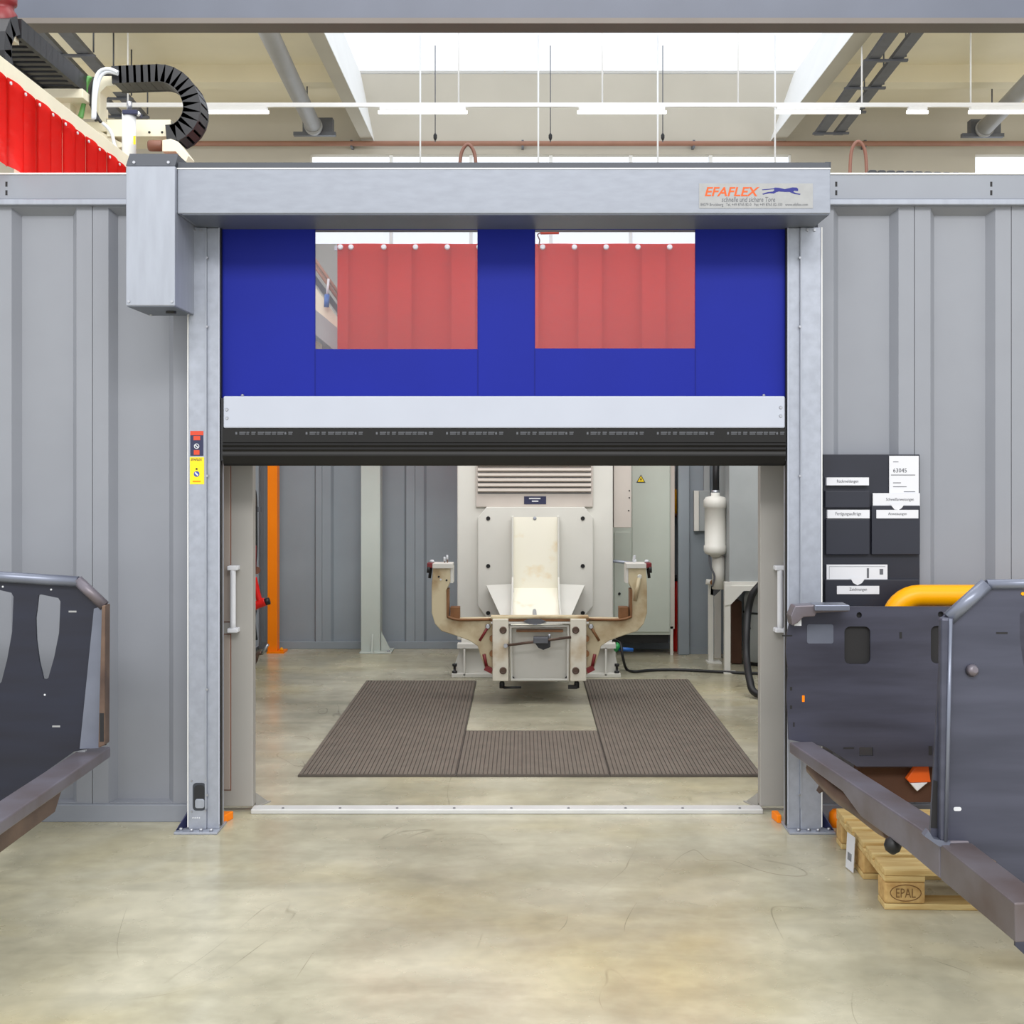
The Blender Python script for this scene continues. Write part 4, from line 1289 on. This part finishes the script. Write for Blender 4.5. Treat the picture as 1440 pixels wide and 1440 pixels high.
# dust filter unit and its stand
du = thing('filter_unit', (1.6, 9.9, 0), 'pale grey filter housing on a steel leg stand with hanging filter cylinder', 'filter unit')
DY2 = 9.52
hx0 = P(1027, 0, DY2).x
B().box(hx0, 2.55, DY2 + 0.05, 10.35, 0.68, 2.15).build('housing', 'grey_box', du, 0.006)
B().box(hx0 - 0.02, 2.56, DY2 + 0.02, DY2 + 0.06, 0.66, 0.70).build('frame_rail', 'machine', du)
B().box(P(1019, 0, DY2).x, P(1027.5, 0, DY2).x, DY2, DY2 + 0.05, 0.0, 0.70).build('leg', 'machine', du, 0.003)
B().pprism([(1019, 824), (1068, 824), (1068, 831), (1046, 831), (1028, 850), (1019, 852)], DY2 - 0.006, 0.03).build('corner_plate', 'machine', du)
B().box(P(1017, 0, DY2).x, P(1036, 0, DY2).x, DY2 - 0.03, DY2 + 0.07, 0.0, 0.012).build('foot', 'machine', du)
B().box(2.45, 2.5, 9.6, 9.65, 0, 0.68).build('leg', 'machine', du)
B().box(2.45, 2.5, 10.25, 10.3, 0, 0.68).build('leg', 'machine', du)
B().box(hx0, hx0 + 0.05, 10.28, 10.33, 0, 0.68).build('leg', 'machine', du)
FCY = 9.75
fc = P(1006, 0, FCY).x
zt, zb = P(0, 700, FCY).z, P(0, 778, FCY).z
fcy = B().lathe((fc, FCY, zb), [(0.03, -0.03), (0.05, -0.015), (0.082, 0.0), (0.09, 0.02), (0.09, 0.06), (0.083, 0.065), (0.083, zt - zb - 0.08), (0.092, zt - zb - 0.075), (0.092, zt - zb - 0.02), (0.075, zt - zb + 0.005), (0.035, zt - zb + 0.015), (0.035, zt - zb + 0.04)], 28).build('filter_cylinder', 'machine', du)
B().tube([(fc + 0.005, FCY, zt + 0.03), (fc + 0.004, FCY, zt + 0.2), (fc + 0.02, FCY + 0.05, zt + 0.5)], 0.026, 12).build('top_hose', 'black', fcy)
B().lathe((fc, FCY, zt + 0.03), [(0.032, 0), (0.032, 0.03)], 12).build('hose_clamp', 'screw', fcy)
for z in (zt - 0.04, zb + 0.07):
    B().box(fc + 0.03, hx0 + 0.1, FCY - 0.03, FCY + 0.03, z - 0.008, z + 0.008).build('clamp_band', 'tray', fcy)
B().tube(smooth_path([(fc - 0.05, FCY - 0.01, zb - 0.01), (fc - 0.04, FCY - 0.02, zb - 0.1), (fc - 0.01, FCY - 0.02, zb - 0.18), (fc - 0.025, FCY, zb - 0.26)], 5), 0.008, 8).build('drain_hose', 'tray', fcy)
B().cyl((fc + 0.03, FCY + 0.04, zb - 0.02), (fc + 0.03, FCY + 0.04, 0.62), 0.05, 14).build('drain_pipe', 'machine', du)
# pipe stand with valve
ps = thing('pipe_stand', (P(1000, 0, 10.1).x, 10.05, 0), 'slim pale pipe stand with a brass valve below the filter cylinder', 'stand')
B().box(P(996, 0, 10.05).x, P(1003, 0, 10.05).x, 10.03, 10.07, 0.0, P(0, 815, 10.05).z).build('upright', 'machine', ps, 0.003)
B().box(P(994, 0, 10.05).x, P(1013, 0, 10.05).x, 9.98, 10.12, 0, 0.012).build('foot', 'machine', ps)
B().cyl(P(993, 818, 10.0), P(1020, 822, 10.0), 0.022, 12).build('valve_body', 'machine', ps)
B().lathe(P(1002, 819, 9.97), [(0.022, 0), (0.022, 0.03)], 10, (0, -1, 0)).build('valve_knob', 'fixture_rust', ps)
B().pprism([(1000, 824), (1014, 829), (1005, 838), (999, 836)], 10.03, 0.02).build('bracket', 'tray', ps)
# switch box on the partition
sb = thing('switch_box', P(988, 748, 10.44), 'flat pale switch box mounted on the partition beside the filter cylinder', 'box')
B().pbox(976, 999, 690, 747, 10.44, 10.49).build('box', 'grey_box', sb, 0.004)
B().pbox(976, 983, 690, 747, 10.425, 10.44).build('cover', 'machine', sb, 0.003)
B().pbox(990, 998, 640, 692, 10.45, 10.49).build('conduit', 'grey_box', sb)
# drum below filter
dr = thing('collecting_drum', (1.85, 9.95, 0), 'grey collecting drum under the filter housing', 'drum')
dx = P(1070, 0, 9.9).x
B().lathe((dx, 9.95, 0.03), [(0.11, 0), (0.125, 0.01), (0.125, 0.5), (0.115, 0.54), (0.05, 0.58)], 24).build('body', 'grey_box', dr)
B().tube(arc((dx, 9.95, 0.42), 0.127, 0, 345, 23, (1, 0, 0), (0, 1, 0)), 0.008, 8, closed=True).build('clamp_ring', 'black', dr)
B().tube(smooth_path([(dx - 0.10, 9.85, 0.42), (dx - 0.115, 9.82, 0.36), (dx - 0.10, 9.82, 0.3)], 3), 0.008, 8).build('latch', 'black', dr)
B().lathe((dx, 9.95, 0.0), [(0.09, 0), (0.09, 0.03)], 16).build('castor_base', 'black', dr)
B().pbox(1029, 1043, 846, 933, 9.95, 10.25).build('brown_carton', 'brown_box', label='dark brown carton under the filter housing', cat='carton')
# thick hose
B().tube(smooth_path([P(1085, 800, 9.0), P(1069, 822, 9.0), P(1058, 836, 9.0), P(1052, 860, 9.0), P(1050, 890, 8.9), P(1050, 925, 8.8), P(1054, 955, 8.6), P(1063, 975, 8.5), (1.75, 8.38, 0.03), (1.95, 8.3, 0.03)], 6), 0.026, 12).build('thick_hose', 'black', label='thick black hose curving down to the floor by the filter unit', cat='hose')
# floor cable with coloured plugs
cb = thing('floor_cable', (0.95, 9.5, 0), 'thin black cable trailing over the floor from the positioner foot', 'cable')
fl = lambda x, Y: Vector(((x - VX) * Y / K, Y, 0.012))
B().tube(smooth_path([P(862, 900, 9.7), P(872, 905, 9.6), P(876, 925, 9.55), fl(881, 9.66), fl(892, 9.54), fl(915, 9.6), fl(950, 9.62), fl(1000, 9.55), fl(1040, 9.48), fl(1075, 9.45)], 6), 0.011, 8).build('cable', 'black', cb)
B().cyl(P(864, 908, 9.6), P(870, 912, 9.6), 0.035, 12).build('green_plug', 'connector_green', cb)
B().cyl(P(870, 912.5, 9.6), P(890, 914, 9.62), 0.016, 10).build('blue_plug', 'connector_blue', cb)

# ================================================================== DOCUMENT BOARD
BY = 5.54
bd = thing('document_board', P(1225, 852, BY), 'navy wall board with labelled document pockets', 'board')
bp0 = B().pbox(1157, 1293.5, 639, 856, BY, BY + 0.03).build('back_board', 'board_navy', bd, 0.003)
def pocket(x0, x1, y0, y1, lab=None, lx=None, tilt=0):
    o = B().pbox(x0, x1, y0, y1, BY - 0.022, BY).build('pocket', 'board_pocket', bd, 0.003)
    return o
p1 = pocket(1160.5, 1223, 690, 714)
p2 = pocket(1161.5, 1223, 730, 780)
p3 = pocket(1226, 1294, 711, 780)
p4 = pocket(1160.5, 1293, 815, 856)
for par, txt, r, t in ((p1, 'Rückmeldungen', (1162.5, 1222, 671.5, 682.5), (1177, 1207, 674.5, 680)),
                       (p2, 'Fertigungsaufträge', (1163.5, 1223, 717, 729), (1175, 1211, 720, 726)),
                       (p3, 'Anweisungen', (1232.5, 1291.5, 717, 729), (1249, 1275, 720.5, 725.5)),
                       (p4, 'Zeichnungen', (1177, 1236.5, 824, 835.5), (1194.5, 1219, 826.5, 832))):
    c = B().pbox(*r, BY - 0.0255, BY - 0.001).build('label_card', 'paper', par)
    plettering(txt, *t, BY - 0.0256, 'print_dark', c)
sheet = B().pbox(1250.5, 1292, 641, 712, BY - 0.006, BY - 0.003).build('paper_sheet', 'paper', label='white sheet headed with number 63045 in the top pocket', cat='paper')
plettering('63045', 1256, 1275, 658.5, 664.5, BY - 0.006, 'print_dark', sheet)
for x0_, x1_, y in ((1256, 1263.5, 649.5), (1253, 1287, 668), (1256, 1267, 679), (1256, 1275, 684.5), (1271, 1287, 691.5)):
    B().pbox(x0_, x1_, y - 0.5, y + 0.5, BY - 0.0066, BY - 0.006).build('printed_line', 'print_grey', sheet)
c2 = B().pbox(1227.5, 1293.5, 693.5, 715, BY - 0.015, BY - 0.009).build('paper_card', 'paper', label='white card headed Schweißanweisungen standing in its pocket', cat='paper')
plettering('Schweißanweisungen', 1246, 1285, 700, 705.5, BY - 0.015, 'print_dark', c2)
B().pprism([(1252, 709), (1272, 709), (1268, 714.5), (1264, 717), (1258, 716.5), (1255, 713)], BY - 0.0235, 0.0012).build('thumb_notch', 'paper', p3)
c3 = B().pbox(1162.5, 1248, 794, 817, BY - 0.015, BY - 0.009).build('paper_card', 'paper', label='wide white drawing sheet in the lowest pocket above the yellow rail', cat='paper')
for x0_, x1_, y0_, y1_ in ((1166, 1245, 796.5, 797), (1166, 1166.4, 796.5, 814), (1219, 1222, 799, 813), (1237, 1242, 800, 808)):
    B().pbox(x0_, x1_, y0_, y1_, BY - 0.0156, BY - 0.015).build('printed_line', 'print_grey', c3)
B().pprism([(1196, 813), (1217, 813), (1212, 820), (1206, 823), (1200, 820)], BY - 0.0235, 0.0012).build('thumb_notch', 'paper', p4)

# ================================================================== YELLOW GUARD RAIL
yr = thing('guard_rail', (1.6, 5.41, 0), 'yellow bent tube guard rail behind the steel frame part', 'guard rail')
yz = P(0, 837.5, 5.41).z
r_ = 0.12
pts = [Vector((1.605, 5.41, 0.02)), Vector((1.605, 5.41, yz - r_))] + arc((1.605 + r_, 5.41, yz - r_), r_, 180, 90, 8)[1:] + [Vector((2.7, 5.41, yz))] + arc((2.7, 5.41, yz - r_), r_, 90, 0, 8)[1:] + [Vector((2.82, 5.41, 0.02))]
B().tube(pts, 0.047, 20).build('rail_tube', 'yellow', yr)
for x in (1.605, 2.82):
    B().box(x - 0.09, x + 0.09, 5.35, 5.50, 0, 0.012).build('footplate', 'yellow', yr)

# ================================================================== STEEL FRAME ON THE PALLET
fr_l = thing('steel_frame_part', (1.6, 4.5, 0.3), 'dark welded steel frame resting on a wooden pallet', 'steel part')
BX = lambda Y: 1.114 + 0.125 * (5.2 - Y)
ux = Vector((0.1, 0.0125, 0))
prof = [(5.2, 0.44), (3.837, 0.437), (3.832, 0.323), (4.077, 0.337), (4.45, 0.340), (4.62, 0.385), (5.2, 0.395)]
B().prism([(BX(y), y, z) for y, z in prof], ux).build('side_rail', 'steel_rail', fr_l, 0.006, label='rust-tinted steel side rail')
B().prism([(BX(y), y, z) for y, z in [(3.83, 0.432), (3.39, 0.404), (3.386, 0.298), (3.83, 0.323)]], ux).build('rail_end', 'steel_worn', fr_l, 0.004)
# lower curved tube and joint below the rail
B().tube(smooth_path([(BX(5.05) + 0.05, 5.05, 0.37), (BX(4.8) + 0.05, 4.8, 0.335), (BX(4.6) + 0.05, 4.6, 0.335), (BX(4.4) + 0.05, 4.4, 0.33), (BX(4.3) + 0.05, 4.3, 0.335)], 4), 0.035, 12).build('lower_tube', 'steel_brown', fr_l)
B().lathe((BX(4.2) + 0.01, 4.2, 0.315), [(0.008, -0.03), (0.024, -0.018), (0.030, 0.0), (0.024, 0.018), (0.008, 0.03)], 14).build('ball_joint', 'black', fr_l)
B().pprism([(1152, 1090), (1178, 1106), (1178, 1116), (1160, 1112), (1152, 1116), (1158, 1104)], 5.0, 0.05).build('hook_bracket', 'steel_brown', fr_l)
# far plate
PY = 5.215
out = [(1107, 890), (1113, 864), (1119, 853), (1345, 853), (1480, 853), (1480, 1078), (1205, 1078), (1160, 1050), (1109, 1040), (1108, 1010), (1106, 980), (1108, 940), (1105, 915)]
far_p = B().pprism(out, PY, 0.012, [rrect(1187.5, 1224, 881, 934, 8), rrect(1309, 1340, 880, 933, 8), rrect(1204.5, 1212, 861, 869, 3.5), rrect(1319, 1327, 860, 868, 3.5), prect(1208.5, 1228, 1271 - 220, 1063)[:4]]).build('far_plate', 'steel_mid', fr_l)
B().pbox(1180, 1480, 857, 948, PY + 0.015, PY + 0.035).build('interior_shade', 'hole_dark', fr_l)  # near-black colour stands in for the frame's dark interior
for x0_, x1_, y0_, y1_, m in ((1265, 1268.5, 889, 898, 'hole_dark'), (1128, 1131.5, 978, 987, 'orange'), (1111, 1114, 966, 971, 'hole_dark'), (1111, 1114, 992, 997, 'hole_dark'), (1115.5, 1117.5, 1016, 1022, 'hole_dark'), (1186, 1201, 1051, 1053, 'hole_dark'), (1306, 1311, 1049, 1062, 'hole_dark'), (1100, 1114, 893, 895, 'hole_dark')):
    B().pbox(x0_, x1_, y0_, y1_, PY - 0.0015, PY + 0.001).build('slot', m, far_p)
B().pprism(rrect(1135, 1172, 878, 905, 3), PY - 0.002, 0.002).build('bare_patch', 'steel_tube', far_p, label='bare light steel patch')
bt = B().pprism([(1112, 866), (1118, 852), (1146, 851), (1194, 852), (1194, 860), (1148, 862), (1146, 867), (1130, 868), (1122, 876), (1114, 880)], PY - 0.09, 0.085).build('top_bracket', 'steel_rail', fr_l, 0.004)
B().pbox(1146, 1195, 851, 859, PY - 0.11, PY - 0.002).build('top_bracket', 'steel_tube', fr_l, 0.003)
B().pbox(1117, 1127, 867, 880, PY - 0.06, PY - 0.05).build('tab', 'white_print', fr_l)
# near plate with tube rim
NY = 3.85
nout = [(1325, 869), (1382, 817), (1560, 815), (1640, 850), (1640, 1330), (1440, 1342), (1428, 1331), (1428, 1270), (1402.6, 1248), (1402.6, 1213), (1367.5, 1189.5), (1336, 1187), (1308, 1178), (1312, 1100)]
tear = lambda cx: [(cx - 15, 843), (cx + 8, 846), (cx + 17, 851), (cx + 17, 880), (cx + 12, 910), (cx + 4, 945), (cx - 2, 955), (cx - 6, 954), (cx - 14, 930), (cx - 18, 895), (cx - 18, 850)]
tear_n = [(x, 853 + (y - 843) * 1.2) for x, y in [(2 * 1451 - q[0], q[1]) for q in tear(1451)]]
near_p = B().pprism(nout, NY, 0.012, [tear_n]).build('near_plate', 'steel_dark', fr_l)
rim = [P(1316, 1178, NY), P(1322, 1040, NY), P(1331, 872, NY)]
B().prism([P(x, y, NY - 0.028) for x, y in ((1324, 869), (1342, 869), (1335, 1184), (1322, 1184))], (0, 0.035, 0)).build('edge_flange', 'steel_dark', near_p, 0.008)
B().tube([P(1337, 870, NY - 0.03), P(1330, 1183, NY - 0.03)], 0.006, 10).build('edge_bead', 'steel_tube', near_p)  # lighter bead paints the thin highlight along the flange
B().tube([P(1334, 870, NY), P(1387, 822, NY)], 0.022, 14).build('rim_tube', 'steel_tube', near_p)
B().tube([P(1387, 822, NY), P(1560, 820, NY)], 0.016, 14).build('rim_tube', 'steel_tube', near_p)
B().pprism([(1309, 1164), (1313, 1097), (1319, 1099), (1322, 1106), (1322, 1158), (1319, 1165)], NY - 0.002, 0.003).build('dark_cut_out', 'hole_dark', near_p)
bo = B().lathe(P(1366, 943, NY), [(0.02, 0), (0.018, 0.012), (0.010, 0.02)], 18, (0.3, -1, 0.3)).build('boss', 'steel_rail', near_p)
B().pprism(rrect(1341, 1352, 1135, 1140.5, 2.5), NY - 0.002, 0.002).build('slot', 'white_print', near_p)
B().pbox(1401, 1417, 889, 891.5, NY - 0.001, NY).build('slot', 'hole_dark', near_p)
B().lathe(P(1438, 835, NY), [(0.006, 0), (0.005, 0.003)], 10, (0, -1, 0)).build('plug', 'yellow', near_p)
B().pprism([(1313, 1180), (1337, 1184), (1334, 1193), (1320, 1190), (1300, 1176), (1306, 1168)], NY - 0.03, 0.03).build('rail_end_cap', 'steel_tube', near_p)
# hidden longitudinal member carrying the part on a timber
B().box(1.75, 1.83, NY + 0.013, PY - 0.001, 0.37, 0.44).build('inner_rail', 'steel_rail', fr_l)
B().box(2.2, 2.28, NY + 0.013, PY - 0.001, 0.37, 0.44).build('inner_rail', 'steel_rail', fr_l)

# pallet
pa = thing('pallet', (1.30, 4.47, 0), 'light wooden euro pallet stamped EPAL under the dark steel frame', 'pallet')
A_ = math.radians(-2.0)
R = Matrix.Rotation(A_, 4, 'Z')
def loc(x0, x1, y0, y1, z0, z1, name, m, bevel=0.003):
    b = B().box(x0, x1, y0, y1, z0, z1)
    bmesh.ops.transform(b.bm, matrix=Matrix.Translation(pa.location) @ R, verts=b.bm.verts[:])
    return b.build(name, m, pa, bevel)
for y0_, w in ((0.0, 0.145), (0.185, 0.1), (0.3275, 0.145), (0.515, 0.1), (0.655, 0.145)):
    loc(0, 1.2, y0_, y0_ + w, 0.122, 0.144, 'deck_board', 'wood')
for x0_ in (0, 0.5275, 1.055):
    loc(x0_, x0_ + 0.145, 0, 0.8, 0.100, 0.1215, 'stringer_board', 'wood')
    for y0_, w in ((0, 0.1), (0.3275, 0.145), (0.7, 0.1)):
        loc(x0_, x0_ + 0.145, y0_, y0_ + w, 0.022, 0.0995, 'block', 'wood_block', 0.008)
for y0_, w in ((0, 0.1), (0.3275, 0.145), (0.7, 0.1)):
    loc(0, 1.2, y0_, y0_ + w, 0, 0.0215, 'bottom_board', 'wood')
el = lettering('EPAL', 1.30 + 0.040, 1.30 + 0.110, 0.045, 0.078, 4.4685, 'wood_burn', pa, name='burnt_lettering')
el.rotation_euler.z = A_
el.location = R @ Vector((0.075, -0.0015, 0.0615))
ov = B().tube([(0.075 + 0.055 * math.cos(t * math.pi / 12), -0.0012, 0.0615 + 0.029 * math.sin(t * math.pi / 12)) for t in range(24)], 0.0016, 6, closed=True)
bmesh.ops.transform(ov.bm, matrix=Matrix.Translation(pa.location) @ R, verts=ov.bm.verts[:])
ov.build('burnt_oval', 'wood_burn', pa)
TG = Matrix.Translation((1.292, 4.86, 0.0)) @ Matrix.Rotation(math.radians(8), 4, 'Z') @ Matrix.Rotation(math.radians(3), 4, 'Y')
tg = B().box(-0.002, 0, 0, 0.075, 0.004, 0.142)
bmesh.ops.transform(tg.bm, matrix=TG, verts=tg.bm.verts[:])
tgo = tg.build('shipping_tag', 'paper', pa, label='white shipping tag')
for k in range(5):
    bc_ = B().box(-0.003, -0.002, 0.022 + 0.008 * k, 0.026 + 0.008 * k, 0.04, 0.07)
    bmesh.ops.transform(bc_.bm, matrix=TG, verts=bc_.bm.verts[:])
    bc_.build('printed_bar', 'print_grey', tgo)
# timber on pallet
for x, y, lab in ((1.72, 4.6, 'timber bearer under the frame on the pallet side by the near plate'), (2.17, 5.0, 'timber bearer under the frame on the far pallet boards')):
    B().box(x, x + 0.14, y, y + 0.18, 0.144, 0.37).build('timber_bearer', 'wood_block', bevel=0.004, label=lab, cat='timber')
# brown box and orange diamond behind the frame
B().pbox(1206, 1345, 1080, 1128, 5.285, 5.345).build('brown_crate', 'brown_box', label='dark brown crate low behind the steel frame', cat='crate')
dm = thing('hazard_diamond', P(1293, 1113, 5.235), 'orange diamond placard with white lower tip on the brown crate', 'placard')
B().pprism([(1275, 1096), (1288, 1078), (1306, 1077), (1309, 1100), (1280, 1101)], 5.255, 0.029).build('orange_face', 'sign_orange', dm, 0.003)
B().pprism([(1280, 1101.5), (1305, 1100.5), (1290, 1113)], 5.255, 0.029).build('white_tip', 'paper', dm, 0.003)

# ================================================================== OTHER STEEL FRAME (beside the stickered post)
lf = thing('steel_frame_part', (-1.9, 4.4, 0.2), 'dark welded steel frame with tapered cut-outs on a trestle', 'steel part')
LYP = 5.0
lout = [(-160, 809), (-60, 806), (0, 809), (108, 815), (147, 851), (149, 1048), (104, 1057), (60, 1088), (0, 1128), (-160, 1180)]
t1 = [(54, 837), (58, 836), (82, 841), (85, 846), (83, 890), (76, 925), (68, 953), (65, 955.5), (61, 955), (55, 930), (51, 900), (50, 870)]
t2 = [(x - 66, y - 8 + (y - 836) * 0.12) for x, y in t1]
t3 = [(x - 66, y) for x, y in t2]
lp = B().pprism(lout, LYP, 0.012, [t1, t2, t3]).build('cut_out_plate', 'steel_plate', lf)
B().tube([P(-160, 806, LYP - 0.01), P(-60, 806, LYP - 0.01), P(0, 811, LYP - 0.01), P(110, 818, LYP - 0.01)], 0.022, 14).build('rim_tube', 'steel_tube', lp)
B().tube([P(109, 816, LYP - 0.01), P(147, 852, LYP - 0.01)], 0.022, 14).build('rim_tube', 'steel_rail', lp)
B().pprism([(132, 856), (144, 852), (139, 1052), (112, 1053)], LYP - 0.012, 0.011).build('inner_flange', 'steel_tube', lp)
B().pprism([(143, 852), (148, 851), (147, 1048), (138, 1052)], LYP - 0.05, 0.06).build('edge_flange', 'steel_brown', lp, 0.003)
for x, y in ((4, 825), (72, 829), (63, 977)):
    B().lathe(P(x, y, LYP), [(0.004, 0), (0.004, 0.001)], 8, (0, -1, 0)).build('hole', 'white_print', lp)
for x, y in ((102, 860), (79, 1021.5)):
    B().pbox(x - 5.5, x + 5.5, y - 1.2, y + 1.2, LYP - 0.001, LYP).build('slot', 'plate_pale', lp)
B().pbox(140, 146, 1003, 1043, LYP - 0.052, LYP - 0.05).build('slot', 'hole_dark', lp)
# rail
B().prism([(-1.805, 5.12, 0.44), (-1.695, 5.12, 0.44), (-1.695, 5.12, 0.395), (-1.805, 5.12, 0.395)], (0.0, -2.2, 0)).build('side_rail', 'steel_rail', lf, 0.006)
B().prism([(-1.79, 4.62, 0.396), (-1.71, 4.62, 0.396), (-1.71, 4.55, 0.33), (-1.71, 2.92, 0.33), (-1.71, 2.92, 0.396)][:3] + [(-1.79, 4.55, 0.33)], (0, -1.6, 0)).build('lower_rail', 'steel_brown', lf)
B().obox(P(110, 1056, 5.03), (1, 0, 0), (0, 1, 0), 0.03, 0.012, 0.006).build('weld', 'white_print', lf)
tr1 = thing('trestle', (-1.75, 3.3, 0), 'steel trestle carrying the frame with tapered cut-outs', 'trestle')
B().box(-2.9, -1.66, 3.22, 3.34, 0.27, 0.329).build('top_bar', 'steel_plate', tr1)
for x in (-2.8, -1.95):
    B().tube([(x - 0.02, 3.28, 0.275), (x - 0.06, 3.05, 0.0)], 0.025, 10).build('leg', 'steel_plate', tr1)
    B().tube([(x - 0.02, 3.28, 0.275), (x - 0.06, 3.5, 0.0)], 0.025, 10).build('leg', 'steel_plate', tr1)
